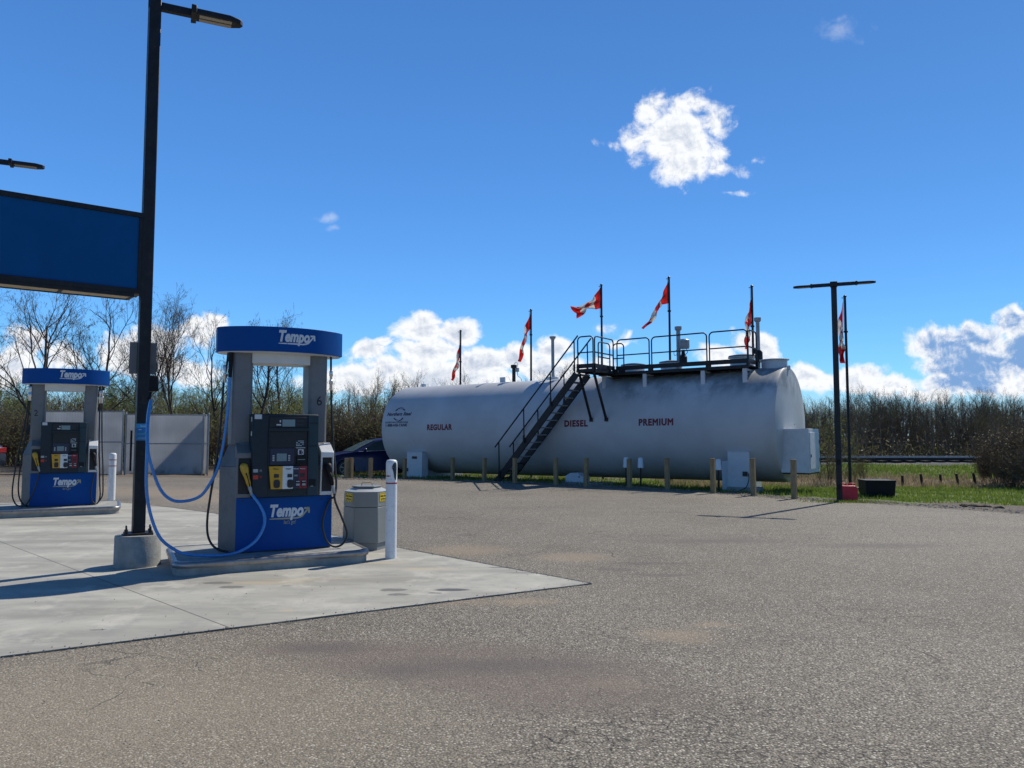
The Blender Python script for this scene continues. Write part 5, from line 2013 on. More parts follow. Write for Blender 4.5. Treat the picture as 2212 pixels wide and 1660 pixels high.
    for x in (-1.37, 1.30):
        for s_ in (-1, 1):
            mb = MB()
            mb.lathe([(.20, -.10), (.30, -.105), (.32, -.07), (.322, .07), (.30, .105), (.20, .10)], 32, M=Matrix.Translation((x, s_ * .80, .322)) @ Matrix.Rotation(R(90), 4, 'X'))
            w = mb.build('wheel', M['rubber'], t, smooth=40)
            mb = MB()
            Mr = Matrix.Translation((x, s_ * .895, .322)) @ Matrix.Rotation(R(90), 4, 'X')
            mb.tube([Mr @ Vector((.205 * math.cos(2 * math.pi * k / 28), .205 * math.sin(2 * math.pi * k / 28), 0)) for k in range(29)], .012, 6, caps=False)
            for k in range(5):
                for da in (-.13, .13):
                    a_ = 2 * math.pi * k / 5 + .3
                    mb.beam(Mr @ Vector((.04 * math.cos(a_), .04 * math.sin(a_), 0)), Mr @ Vector((.2 * math.cos(a_ + da), .2 * math.sin(a_ + da), 0)), .02, .018, up=(0, 1, 0))
            mb.cyl(Mr @ Vector((0, 0, -.015)), Mr @ Vector((0, 0, .015)), .04, n=14)
            mb.build('rim', M['galv'], w, smooth=40)
    return t


c0 = at(731, 1031, 30.0)
ang = R(26)
fw = Vector((c0.x, 30.2, 0))
cz = tz(c0.x, 30)
car('dark blue hatchback parked behind the left end of the white tank', 'car_blue', (fw.x + 1.37 * math.cos(ang), fw.y + 1.37 * math.sin(ang), cz), ang)
e0 = at(9, 1000, 27.6)
car('dark car at far left edge showing only its red tail light', 'car_dark', (e0.x - 2.80, 27.9, tz(e0.x - 2, 27.9)), R(-3))

# ------------------------------------------------------------------ fenced enclosure with white slats
def slat_material():
    m = bpy.data.materials.new('chain_link_with_white_slats')
    m.use_nodes = True
    t = NT(m.node_tree)
    b = t.n['Principled BSDF']
    pos = t.node('ShaderNodeTexCoord').outputs['Object']
    s_ = t.node('ShaderNodeSeparateXYZ')
    t.put(s_.inputs[0], pos)
    x = t.math('ADD', s_.outputs[0], s_.outputs[1])
    f1 = t.math('ABSOLUTE', t.math('SUBTRACT', t.math('FRACT', t.math('MULTIPLY', t.math('ADD', x, s_.outputs[2]), 9.0)), .5))
    f2 = t.math('ABSOLUTE', t.math('SUBTRACT', t.math('FRACT', t.math('MULTIPLY', t.math('SUBTRACT', x, s_.outputs[2]), 9.0)), .5))
    wire = t.math('MAXIMUM', t.map(f1, .10, .04), t.map(f2, .10, .04))
    sl_ = t.math('FRACT', t.math('MULTIPLY', x, 9.0))
    gap = t.map(t.math('ABSOLUTE', t.math('SUBTRACT', sl_, .5)), .42, .48)
    c = t.mix(t.map(t.noise(pos, .9, 4, .6), .35, .65), (.56, .57, .58), (.68, .69, .70))
    c = t.mix(t.math('MULTIPLY', gap, .28), c, (.16, .17, .18))
    c = t.mix(t.math('MULTIPLY', wire, .38), c, (.26, .27, .29))
    c = t.mix(t.math('MULTIPLY', t.map(s_.outputs[2], .45, .0), t.map(t.noise(pos, 4, 5), .4, .7)), c, (.32, .29, .23))
    t.put(b.inputs['Base Color'], c)
    b.inputs['Roughness'].default_value = .6
    tr = t.node('ShaderNodeBsdfTranslucent')
    t.put(tr.inputs[0], c)
    mx = t.node('ShaderNodeMixShader')
    mx.inputs[0].default_value = .6
    t.l.new(b.outputs[0], mx.inputs[1])
    t.l.new(tr.outputs[0], mx.inputs[2])
    t.l.new(mx.outputs[0], [n for n in t.n if n.type == 'OUTPUT_MATERIAL'][0].inputs[0])
    t.put(b.inputs['Normal'], t.bump(wire, .3, .02))
    return m


M['slats'] = slat_material()


def fence_run(name, label, p, q2, h, cat='fence', posts=True, open_=False):
    p, q2 = Vector(p), Vector(q2)
    d = (q2 - p)
    L = d.length
    z0 = tz((p.x + q2.x) / 2, (p.y + q2.y) / 2)
    t = thing(name, label, cat, (p.x, p.y, z0), math.atan2(d.y, d.x), 'panels of the white slatted enclosure')
    n = max(1, round(L / 2.9))
    m_ = MB()
    m_.box(0, L, -.012, .012, .04, h - .03)
    m_.build('slat_panel', M['slats'], t, smooth=0)
    for k in range(n + 1):
        m_ = MB()
        x = L * k / n
        m_.cyl((x, -.045, -.1), (x, -.045, h + .03), .03, n=10)
        m_.lathe([(.034, 0), (.03, .03), (.01, .045)], 10, (x, -.045, h + .03))
        m_.build('post', M['galv'], t, smooth=50)
    for z in (h, h * .52) if open_ or True else (h,):
        m_ = MB()
        m_.cyl((0, -.02, z), (L, -.02, z), .02, n=8)
        m_.build('rail', M['galv'], t, smooth=50)
    return t


FY = 30.8
HF = 2.42
fx = lambda px: (px - 1106) / 1662 * FY
fence_run('slatted_fence', 'left slatted fence panel seen through and beside dispenser 2', (fx(91), FY, 0), (fx(268), FY, 0), HF + .12)
fence_run('slatted_fence', 'right slatted fence panel between the lamp post and dispenser 6', (fx(312), FY, 0), (fx(441), FY, 0), HF - .02)
fence_run('slatted_gate', 'narrow slatted gate leaf with double posts behind the lamp post', (fx(274), FY + .02, 0), (fx(306), FY + .02, 0), HF, 'gate')
fence_run('slatted_fence', 'short slatted fence return at the far left corner', (fx(25), FY + 2.4, 0), (fx(88), FY + .1, 0), HF + .02)
fence_run('slatted_fence', 'slatted fence return leading back from the right corner', (fx(449), FY, 0), (fx(449) - 1.15, FY + 2.6, 0), HF)

# ------------------------------------------------------------------ black tub, flat board, red can
p = gp(1904, 1063, -.03)
t = thing('plastic_tub', 'black tapered plastic tub standing on the grass', 'tub', (p.x, p.y + .25, tz(p.x, p.y + .2)), R(-6))
tap = lambda w, d_, z: [(-w, -d_, z), (w, -d_, z), (w, d_, z), (-w, d_, z)]
mb = MB()
rg = [tap(.345, .27, 0), tap(.355, .28, .08), tap(.375, .30, .40), tap(.385, .31, .40), tap(.385, .31, .44), tap(.365, .29, .44), tap(.34, .26, .06)]
vs = [q_ for r_ in rg for q_ in r_]
fs = [(4 * a_ + k, 4 * a_ + (k + 1) % 4, 4 * a_ + 4 + (k + 1) % 4, 4 * a_ + 4 + k) for a_ in range(6) for k in range(4)] + [(3, 2, 1, 0), (24, 25, 26, 27)]
mb.add(vs, fs)
mb.build('shell', M['black'], t, bevel=.02, seg=3)
mb = MB()
mb.box(-.36, .36, -.285, .285, .428, .436)
mb.build('cover', M['black'], t)
p = gp(1850, 1052, -.03)
mb = MB()
mb.box(-.32, .32, -.22, .22, 0, .05)
mb.box(-.30, -.2, -.2, .2, -.05, .0)
mb.box(.2, .3, -.2, .2, -.05, .0)
o = mb.build('flat_board', M['black'], bevel=.01)
o.location = (p.x, p.y, tz(p.x, p.y) + .05)
o.rotation_euler = (0, 0, R(-10))
tag(o, 'dark flat board lying between red can and black tub', 'board')
p = Vector((7.37, 17.04, 0))
t = thing('plastic_jug', 'bright red plastic jug with moulded handles behind the lamp post foot', 'jug', (p.x, p.y, tz(p.x, p.y)), R(-6))
mb = MB()
out = [(-.205, .012), (-.19, 0), (.19, 0), (.205, .012), (.21, .27), (.20, .30), (.17, .325), (.155, .34), (-.155, .34), (-.17, .325), (-.20, .30), (-.21, .27)]
Mj = Matrix(((1, 0, 0, 0), (0, 0, 1, -.08), (0, 1, 0, 0), (0, 0, 0, 1)))
mb.prism(out[::-1], 0, .16, M=Mj)
mb.build('body', M['redplastic'], t, bevel=.02, seg=3, smooth=30)
for x in (-.10, .10):
    mb = MB()
    mb.tube(smoothpath([(x - .07, 0, .33), (x - .06, 0, .375), (x, 0, .385), (x + .06, 0, .375), (x + .07, 0, .33)]), .014, 8)
    mb.build('handle', M['redplastic'], t, smooth=60)
mb = MB()
mb.cyl((.0, 0, .335), (.0, 0, .37), .028, n=16)
mb.build('cap', M['redplastic'], t)

# low wire-fence posts in the ditch
for k, (px, pt, pb) in enumerate(((2133 - 0, 0, 0),)):
    pass
for px, pyt, pyb, lean in ((1800 + 333, 0, 0, 0),):
    pass
FP = [(1900 + 992 / 4.254, 900 + 955 / 4.254, 900 + 1060 / 4.254, .0), (1900 + 1172 / 4.254, 900 + 938 / 4.254, 900 + 1058 / 4.254, .07), (1900 + 1370 / 4.254, 900 + 942 / 4.254, 900 + 1055 / 4.254, .03),
      (1900 + 1527 / 4.254, 900 + 935 / 4.254, 900 + 1045 / 4.254, .10), (1900 + 1700 / 4.254, 900 + 930 / 4.254, 900 + 1035 / 4.254, .10)]
FL = ['leftmost short leaning fence post in the ditch right of the black tub', 'second short fence post from the left in the ditch', 'middle short fence post in the ditch', 'fourth short fence post leaning right in the ditch', 'rightmost short fence post near the dark bush']
for (sx_, t0, b0, lean), lab in zip(FP, FL):
    px, pt, pb = sx_ * .914, t0 * .914, b0 * .914
    Y = 25.4
    a_, b_ = at(px, pt, Y), at(px + lean * 60, pb, Y)
    zb = tz(a_.x, Y)
    mb = MB()
    mb.tube([(0, 0, -.25), (0, 0, a_.z - zb)], [.048, .040], 9)
    o = mb.build('fence_post', M['old_wood'], smooth=50)
    o.location = (b_.x, Y, zb)
    o.rotation_euler = (rnd.uniform(-.03, .03), -lean * 1.6, 0)
    tag(o, lab, 'post', 'short posts of the old ditch fence')

# ------------------------------------------------------------------ railway
M['ballast'] = mat('dark_grey_ballast', (.075, .075, .08), .95, var=.5, vscale=22, bump=.9, bscale=18)
mb = MB()
xs_ = np.arange(3, 72, 1.0)
vs = []
for x in xs_:
    for y_, z_ in ((RAIL_Y - 3.1, -.08), (RAIL_Y - 1.75, .27), (RAIL_Y + 1.75, .27), (RAIL_Y + 3.1, -.2)):
        vs.append((x, y_ + .06 * math.sin(x * 3.1), z_ + .012 * math.sin(x * 5)))
mb.add(vs, [(4 * k + c_, 4 * k + 4 + c_, 4 * k + 5 + c_, 4 * k + 1 + c_) for k in range(len(xs_) - 1) for c_ in range(3)])
tag(mb.build('ballast_bed', M['ballast'], smooth=0), 'grey stone ballast under the railway', kind='structure')
rw = thing('railway_track', 'railway track on low ballast bank crossing beyond the lawn', 'railway', (8, RAIL_Y, 0), 0)
zr = .26
for y in (-.72, .72):
    mb = MB()
    mb.box(0, 60, y - .03, y + .03, zr + .20, zr + .245)
    rl = mb.build('rail', M['galv'], rw)
    mb = MB()
    mb.box(0, 60, y - .01, y + .01, zr + .12, zr + .199)
    mb.box(0, 60, y - .07, y + .07, zr + .10, zr + .119)
    mb.build('rail_web', M['old_wood'], rl)
mb = MB()
mb.box(-.12, .12, -1.3, 1.3, zr - .05, zr + .098)
s0 = mb.build('sleeper', M['old_wood'], rw)
s0.location = (.3, 0, 0)
for k in range(1, 90):
    s_ = s0.copy()
    COL.objects.link(s_)
    s_.parent = rw
    s_.location = (.3 + k * .62, 0, 0)

# ------------------------------------------------------------------ vegetation
def seg_mesh(name, segs, mats, leaves=None, sides=3):
    """segs: list of (P, Q, r0, r1); leaves: (centers, a, b) quads -> one mesh"""
    V, F, MI = [], [], []
    base = 0
    if segs:
        P = np.array([s[0] for s in segs], float)
        Q = np.array([s[1] for s in segs], float)
        r0 = np.array([s[2] for s in segs], float)[:, None]
        r1 = np.array([s[3] for s in segs], float)[:, None]
        D = Q - P
        D /= np.maximum(np.linalg.norm(D, axis=1, keepdims=True), 1e-6)
        up = np.where(np.abs(D[:, 2:3]) < .9, np.array([[0, 0, 1.0]]), np.array([[1.0, 0, 0]]))
        A = np.cross(D, up)
        A /= np.linalg.norm(A, axis=1, keepdims=True)
        B = np.cross(D, A)
        rings = []
        for c, r_ in ((P, r0), (Q, r1)):
            for k in range(sides):
                t_ = 2 * math.pi * k / sides
                rings.append(c + (A * math.cos(t_) + B * math.sin(t_)) * r_)
        VV = np.stack(rings, 1)       # (n, 2*sides, 3)
        n = len(P)
        V.append(VV.reshape(-1, 3))
        idx = (np.arange(n) * 2 * sides)[:, None]
        for k in range(sides):
            F.append(idx + np.array([[k, (k + 1) % sides, (k + 1) % sides + sides, k + sides]]))
            MI.append(np.zeros(n, int))
        base = n * 2 * sides
    if leaves is not None:
        C, A, B, mi = leaves
        n = len(C)
        VV = np.stack([C - A - B, C + A - B * .3, C + A + B, C - A * .3 + B * .6], 1)
        V.append(VV.reshape(-1, 3))
        idx = base + (np.arange(n) * 4)[:, None]
        F.append(idx + np.array([[0, 1, 2, 3]]))
        MI.append(np.asarray(mi))
    return fast_mesh(name, np.concatenate(V), np.concatenate(F), mats, np.concatenate(MI))


def grow_tree(seed, H, spread=.5, trunk_r=.14, fork=.3, levels=4, twig=.9, buds='catkin', nbud=2500, dens=1.0, style='open'):
    """returns trunk mesh and crown mesh of one tree"""
    rg = random.Random(seed)
    nr = np.random.default_rng(seed)
    tr, cr, tips = [], [], []

    def rv(s_):
        return Vector((rg.gauss(0, s_), rg.gauss(0, s_), rg.gauss(0, s_)))

    def branch(p, d, L, r_, lvl):
        n = max(2, int(L / (.30 if lvl < 2 else .20)))
        n = min(n, 12)
        st_ = L / n
        for k in range(n):
            d = (d + rv(.09 + .035 * lvl) + Vector((0, 0, .045 if lvl < 4 else -.02))).normalized()
            q_ = p + d * st_
            ra, rb = r_ * (1 - .62 * k / n), r_ * (1 - .62 * (k + 1) / n)
            (tr if lvl == 0 else cr).append((tuple(p), tuple(q_), ra, rb))
            f_ = (k + 1) / n
            if lvl < levels and f_ > (.28 if lvl else fork):
                pr = (.95, .85, .75, .6, .5)[min(lvl, 4)] * dens
                cnt = (1 if rg.random() < pr else 0) + (1 if rg.random() < pr * .45 else 0)
                for _ in range(cnt):
                    az = rg.uniform(0, 2 * math.pi)
                    side = d.cross(Vector((math.cos(az), math.sin(az), .3)))
                    if side.length < .01:
                        continue
                    side.normalize()
                    nd = (d * (1 - spread) + side * spread * rg.uniform(.7, 1.3) + Vector((0, 0, .18))).normalized()
                    nl = L * rg.uniform(.38, .68) * (1 - .35 * f_ if lvl else 1 - .55 * max(0, f_ - fork))
                    if nl > .12:
                        branch(q_.copy(), nd, nl, max(rb * rg.uniform(.45, .7), .006), lvl + 1)
            if lvl >= levels - 1:
                tips.append(tuple(q_))
            p = q_
    d0 = Vector((rg.gauss(0, .05), rg.gauss(0, .05), 1)).normalized()
    branch(Vector((0, 0, -.2)), d0, H * .93, trunk_r, 0)
    if len(cr) > 9000:
        cr = cr[:9000]
    tips = np.array(tips) if tips else np.zeros((1, 3))
    k = nr.integers(0, len(tips), nbud)
    C = tips[k] + nr.normal(0, .03, (nbud, 3))
    if buds == 'catkin':
        ln = nr.uniform(.035, .075, nbud)
        A = np.stack([nr.normal(0, .25, nbud) * ln, nr.normal(0, .25, nbud) * ln, -ln], 1)
        C = C + A
        B = nr.normal(0, 1, (nbud, 3))
        B[:, 2] *= .2
        B = B / np.linalg.norm(B, axis=1, keepdims=True) * .009
    else:
        sz = nr.uniform(.018, .042, nbud)[:, None]
        C = C + nr.normal(0, .08, (nbud, 3))
        A = nr.normal(0, 1, (nbud, 3))
        A = A / np.linalg.norm(A, axis=1, keepdims=True) * sz
        B = np.cross(A, nr.normal(0, 1, (nbud, 3)))
        B = B / np.linalg.norm(B, axis=1, keepdims=True) * sz
    return seg_mesh('trunk', tr, [M['bark']], sides=7), seg_mesh('crown', cr, [M['twig'], M[{'catkin': 'catkin', 'green': 'bud_green', 'olive': 'bud_olive'}[buds]]], (C, A, B, np.ones(nbud, int)))


def proto_h(pr):
    return max(v.co.z for me_ in pr for v in me_.vertices)


def norm(pr, H):
    """bring a grown prototype to exactly the height H"""
    f_ = H / proto_h(pr)
    for me_ in pr:
        me_.transform(Matrix.Scale(f_, 4))


def tree(proto, loc, rz, s_, label, group, name='bare_tree', cat='tree'):
    t = thing(name, label, cat, loc, rz, group)
    t.scale = (s_, s_, s_) if not isinstance(s_, tuple) else s_
    link('trunk', proto[0], t)
    link('crown', proto[1], t)
    return t


def ground_at(x, y, dz=0):
    return (x, y, tz(x, y) + dz)


# tall bare trees just behind the fenced enclosure
M['twig_dark'] = mat('dark_brown_twigs', (.05, .038, .032), .9, var=.3, vscale=1.5)
NEAR = [grow_tree(11, 9.6, .46, .13, .28, 4, nbud=3000, dens=.80), grow_tree(23, 9.4, .42, .12, .30, 4, nbud=3400, dens=.80),
        grow_tree(35, 9.8, .40, .12, .22, 4, nbud=4800, dens=.90), grow_tree(52, 8.6, .50, .13, .25, 4, nbud=3400, dens=.84)]
for pr in NEAR:
    pr[0].materials[0] = M['twig_dark']
    pr[1].materials[0] = M['twig_dark']
NEAR_H = [proto_h(p) for p in NEAR]
print('near', [len(a.polygons) for p in NEAR for a in p], NEAR_H)
for (px, D_, pr, s_, rz, lab, ytop) in ((-8, 36, 0, 1, .3, 'bare tree rising at far left edge above dispenser 2', 560), (118, 38, 3, 1, 1.2, 'wide bare tree rising behind the middle of dispenser 2', 560), (205, 37.5, 1, 1, 2.2, 'forked bare tree behind the right side of dispenser 2', 570),
                                  (372, 38, 2, 1, 4.0, 'tall bare tree with catkins just right of the near lamp post', 600), (470, 42, 1, .8, 5.0, 'thin bare tree partly hidden behind the left of dispenser 6', 665),
                                  (607, 37, 3, 1, .9, 'bare branching tree seen through the opening of dispenser 6', 648), (545, 44, 0, .8, 2.9, 'slim bare tree top poking above dispenser 6 canopy', 680), (300, 45, 2, .8, 1.9, 'bare tree behind the near lamp post', 640)):
    x = (px - 1106) / 1662 * D_
    h = at(px, ytop, D_).z - tz(x, D_)
    hh = NEAR_H[pr]
    k = h / hh
    tv = max(NEAR[pr][1].vertices, key=lambda v_: v_.co.z).co
    x -= .8 * k * (tv.x * math.cos(rz) - tv.y * math.sin(rz))
    tree(NEAR[pr], ground_at(x, D_), rz, (k * 1.0, k * 1.0, k), lab, 'tall bare trees behind the enclosure')

WOOD = [grow_tree(101 + k, 8.0, .30, .085, .22, 3, buds=b_, nbud=n_, dens=1.15) for k, (b_, n_) in enumerate((('olive', 600), ('olive', 1200), ('green', 1700), ('olive', 350), ('green', 1000), ('olive', 800)))]
for pr in WOOD:
    norm(pr, 8.0)
rg = random.Random(99)
GW = 'slender trees of the wood'
for k in range(125):                       # wood beyond the railway
    D_ = rg.uniform(84, 118) if k > 45 else rg.uniform(78, 92)
    px = 1715 + (2330 - 1715) * (k % 45 + rg.random()) / 45 if k < 90 else rg.uniform(1715, 2330)
    x = (px - 1106) / 1662 * D_
    yt = 850 + rg.uniform(-20, 22) + (14 if px < 1790 else 0) - (8 if 1850 < px < 1960 else 0)
    h = at(px, yt, D_).z - tz(x, D_)
    prt = rg.choices(range(6), weights=(3, 2, 1.2 if 1830 < px < 1960 else .4, 3, 1, 2))[0]
    tree(WOOD[prt], ground_at(x, D_), rg.uniform(0, 6.28), (h / 8 * rg.uniform(.8, 1.1), h / 8 * rg.uniform(.8, 1.1), h / 8), 'slender bare tree in the dense row beyond the railway', 'slender trees beyond the railway', 'aspen_tree')
for k in range(62):                        # wood behind the enclosure and the car
    D_ = rg.uniform(50, 66)
    px = -60 + 920 * (k % 31 + rg.random()) / 31
    x = (px - 1106) / 1662 * D_
    yt = 826 + rg.uniform(-28, 26) - (20 if 740 < px < 790 else 0)
    h = at(px, yt, D_).z - tz(x, D_)
    prt = rg.choices(range(6), weights=(2, 2, 2.2, 1.5, 2, 2))[0]
    tree(WOOD[prt], ground_at(x, D_), rg.uniform(0, 6.28), (h / 8 * 1.15, h / 8 * 1.15, h / 8), 'thin half bare tree in the wood behind the slatted enclosure', 'thin trees behind the enclosure', 'young_tree')
for px, yt in ((868, 800), (852, 830), (885, 825), (905, 833), (1005, 802), (1020, 822), (990, 825), (1050, 822), (1150, 815), (1185, 790), (1210, 792), (1235, 800), (1228, 786), (1262, 810), (960, 835), (930, 838)):
    D_ = rg.uniform(52, 60)
    x = (px - 1106) / 1662 * D_
    h = at(px, yt - 9, D_).z - tz(x, D_)
    tree(WOOD[rg.choice((0, 3, 3, 5))], ground_at(x, D_), rg.uniform(0, 6.28), (h / 8 * 1.2, h / 8 * 1.2, h / 8), 'bare treetop showing above the white tank', 'treetops above the tank', 'young_tree')


def grow_shrub(seed, H, nstem=14, buds='olive', nbud=900, twigmat='twig', spread=.45):
    rg = random.Random(seed)
    nr = np.random.default_rng(seed)
    sg_, tips = [], []

    def br(p, d, L, r_, lvl):
        n = 5 if lvl == 0 else 4
        for k in range(n):
            d = (d + Vector((rg.gauss(0, .16), rg.gauss(0, .16), rg.gauss(0, .1) + .03))).normalized()
            q_ = p + d * (L / n)
            sg_.append((tuple(p), tuple(q_), r_ * (1 - .6 * k / n), r_ * (1 - .6 * (k + 1) / n)))
            if lvl < 2 and k > 0:
                for _ in range(2 if lvl == 0 else rg.choice((1, 2))):
                    nd = (d + Vector((rg.gauss(0, .5), rg.gauss(0, .5), rg.gauss(0, .3) + .1))).normalized()
                    br(q_.copy(), nd, L * rg.uniform(.3, .55), r_ * .5, lvl + 1)
            if lvl:
                tips.append(tuple(q_))
            p = q_
    for k in range(nstem):
        a_ = rg.uniform(0, 6.28)
        rr_ = rg.uniform(0, .35) * H * .5
        br(Vector((rr_ * math.cos(a_), rr_ * math.sin(a_), -.1)), Vector((math.cos(a_) * spread * rg.random(), math.sin(a_) * spread * rg.random(), 1)).normalized(), H * rg.uniform(.6, 1.0), .012 * H / 2, 0)
    tips = np.array(tips)
    k = nr.integers(0, len(tips), nbud)
    C = tips[k] + nr.normal(0, .05, (nbud, 3))
    sz = nr.uniform(.015, .04, nbud)[:, None]
    A = nr.normal(0, 1, (nbud, 3))
    A = A / np.linalg.norm(A, axis=1, keepdims=True) * sz
    B = np.cross(A, nr.normal(0, 1, (nbud, 3)))
    B = B / np.linalg.norm(B, axis=1, keepdims=True) * sz
    return seg_mesh('shrub', sg_, [M[twigmat], M[{'olive': 'bud_olive', 'green': 'bud_green', 'brush': 'brush'}[buds]]], (C, A, B, np.ones(nbud, int)))


SHR = [grow_shrub(5, 2.6, 16, 'olive', 1600), grow_shrub(6, 2.4, 14, 'green', 2200), grow_shrub(7, 2.5, 18, 'brush', 1500, 'twig_red'), grow_shrub(8, 2.8, 12, 'olive', 900, 'twig_red')]


def shrub(pr, loc, s_, label, group, name='shrub', cat='shrub'):
    o = link(name, SHR[pr])
    o.location = loc
    o.rotation_euler = (0, 0, rg.uniform(0, 6.28))
    o.scale = s_ if isinstance(s_, tuple) else (s_, s_, s_)
    return tag(o, label, cat, group)


for k in range(64):                        # brush belt behind enclosure and car
    D_ = rg.uniform(37, 47)
    px = -40 + 900 * (k + rg.random()) / 64
    x = (px - 1106) / 1662 * D_
    pr = rg.choices((0, 1, 2, 3), weights=(3, 1.4 if px < 700 else .8, 2, 2))[0]
    s_ = rg.uniform(.75, 1.15)
    shrub(pr, ground_at(x, D_), (s_ * 1.3, s_ * 1.3, s_), 'tangled brushwood bush in the belt behind enclosure and blue car', 'brushwood behind the enclosure')
for k in range(16):                        # low olive-brown bushes right behind the blue car
    D_ = rg.uniform(33.5, 36)
    px = 700 + 180 * (k + rg.random()) / 16
    x = (px - 1106) / 1662 * D_
    s_ = rg.uniform(.75, 1.05)
    shrub(rg.choice((0, 2, 2, 3)), ground_at(x, D_), (s_ * 1.1, s_ * 1.1, s_), 'brown twiggy bush close behind the blue car', 'bushes behind the blue car')
# green crowned saplings showing behind the enclosure
GS = [grow_tree(201, 5.0, .45, .06, .12, 3, buds='green', nbud=5200, dens=1.3), grow_tree(202, 5.0, .5, .06, .10, 3, buds='green', nbud=5200, dens=1.3)]
for pr in GS:
    norm(pr, 5.0)
for px, yt, D_ in ((20, 806, 46), (70, 815, 47), (250, 812, 45), (285, 830, 44), (232, 800, 48), (345, 838, 46), (395, 828, 46), (430, 820, 47), (480, 812, 48), (560, 830, 47), (585, 815, 45), (660, 838, 46), (640, 826, 49), (700, 835, 47), (165, 830, 46), (795, 850, 45)):
    x = (px - 1106) / 1662 * D_
    h = at(px, yt, D_).z - tz(x, D_)
    tree(GS[int(px) % 2], ground_at(x, D_), rg.uniform(0, 6), (h / 5 * .85, h / 5 * .85, h / 5), 'small tree just turning yellow green behind the enclosure', 'greening saplings behind the enclosure', 'sapling')
GS2 = grow_tree(203, 5.0, .45, .05, .12, 3, buds='green', nbud=900, dens=1.1)
norm(GS2, 5.0)
# saplings right of the tank end
for px, yt, D_, w_ in ((1786, 872, 27.0, .5), (1805, 900, 28.2, .45), (1772, 888, 29.5, .5), (1822, 930, 27.5, .4)):
    x = (px - 1106) / 1662 * D_
    h = at(px, yt, D_).z - tz(x, D_)
    tree(GS2, ground_at(x, D_), rg.uniform(0, 6), (h / 5 * w_ * 1.6, h / 5 * w_ * 1.6, h / 5), 'small yellowish sapling between tank end and railway', 'saplings by the tank end', 'sapling')
for k, (px, yt, D_) in enumerate(((1838, 1000, 25.5), (1862, 985, 26), (1850, 1003, 27), (1790, 985, 25.5), (1772, 1000, 25), (1805, 1002, 25.8))):
    x = (px - 1106) / 1662 * D_
    h = at(px, yt, D_).z - tz(x, D_)
    shrub(3, ground_at(x, D_), (h / 2.8 * .8, h / 2.8 * .8, h / 2.8), 'low dry leafless bush at the ditch behind the lamp post', 'dry bushes at the ditch')
# big dark bush at the right edge
BIG = [grow_shrub(71, 2.2, 46, 'brush', 5200, 'twig_red', .95), grow_shrub(72, 2.2, 42, 'brush', 4600, 'twig', .95)]
SHR += BIG
for k, (px, yt, D_, w_) in enumerate(((2148, 965, 25.5, .9), (2185, 952, 24.5, 1.0), (2235, 940, 24, 1.1), (2290, 935, 24, 1.1), (2172, 992, 23.6, .75), (2212, 980, 22.8, .85), (2118, 1000, 27, .6))):
    x = (px - 1106) / 1662 * D_
    h = at(px, yt, D_).z - tz(x, D_)
    shrub(4 + k % 2, ground_at(x, D_), (h / 2.2 * w_, h / 2.2 * w_, h / 2.2), 'dense dark thicket bush at the right edge of the lawn', 'thicket at the right edge')
for k, (px, yt, D_) in enumerate(((2190, 880, 38), (2240, 872, 37), (2150, 905, 40))):
    x = (px - 1106) / 1662 * D_
    h = at(px, yt, D_).z - tz(x, D_)
    tree(WOOD[(0, 3)[k % 2]], ground_at(x, D_), rg.uniform(0, 6.28), (h / 8 * 1.7, h / 8 * 1.7, h / 8), 'scrubby leafless tree rising behind the dark thicket', 'scrub trees behind the thicket', 'bare_tree')

# far woodland filling in behind the separate trees (one mass)
nr = np.random.default_rng(5)


def mass(name, label, regions, mats):
    """regions: (n, x0, x1, y0, y1, h0, h1, size, kind)"""
    Cs, As, Bs, mi, segs = [], [], [], [], []
    for (n, x0, x1, y0, y1, hmax, size, m_i, ntr, htr) in regions:
        x = nr.uniform(x0, x1, n)
        y = nr.uniform(y0, y1, n)
        z = terrain(x, y) + hmax * nr.beta(1.1, 1.5, n) * (.75 + .25 * np.sin(x * .35) * np.sin(x * .13 + 1))
        sz = nr.uniform(size * .5, size, n)[:, None]
        A = nr.normal(0, 1, (n, 3))
        A[:, 2] *= 2.0
        A = A / np.linalg.norm(A, axis=1, keepdims=True) * sz
        B = np.cross(A, nr.normal(0, 1, (n, 3)))
        B = B / np.linalg.norm(B, axis=1, keepdims=True) * sz * .4
        Cs.append(np.stack([x, y, z], 1))
        As.append(A)
        Bs.append(B)
        mi.append(np.full(n, m_i))
        tx, ty = nr.uniform(x0, x1, ntr), nr.uniform(y0, y1, ntr)
        th = nr.uniform(htr * .7, htr, ntr)
        tzv = terrain(tx, ty)
        for a_, b_, c_, h_ in zip(tx, ty, tzv, th):
            lx, ly = nr.normal(0, .03, 2) * h_
            segs.append(((a_, b_, c_ - .2), (a_ + lx, b_ + ly, c_ + h_), .06, .02))
            for _ in range(5):
                f_ = nr.uniform(.4, .95)
                dd = nr.normal(0, 1, 3)
                dd[2] = abs(dd[2]) + .5
                dd = dd / np.linalg.norm(dd) * h_ * .16
                p_ = np.array((a_ + lx * f_, b_ + ly * f_, c_ + h_ * f_))
                segs.append((tuple(p_), tuple(p_ + dd), .022, .008))
    me = seg_mesh(name, segs, mats, (np.concatenate(Cs), np.concatenate(As), np.concatenate(Bs), np.concatenate(mi)))
    return tag(link(name, me), label, kind='stuff')


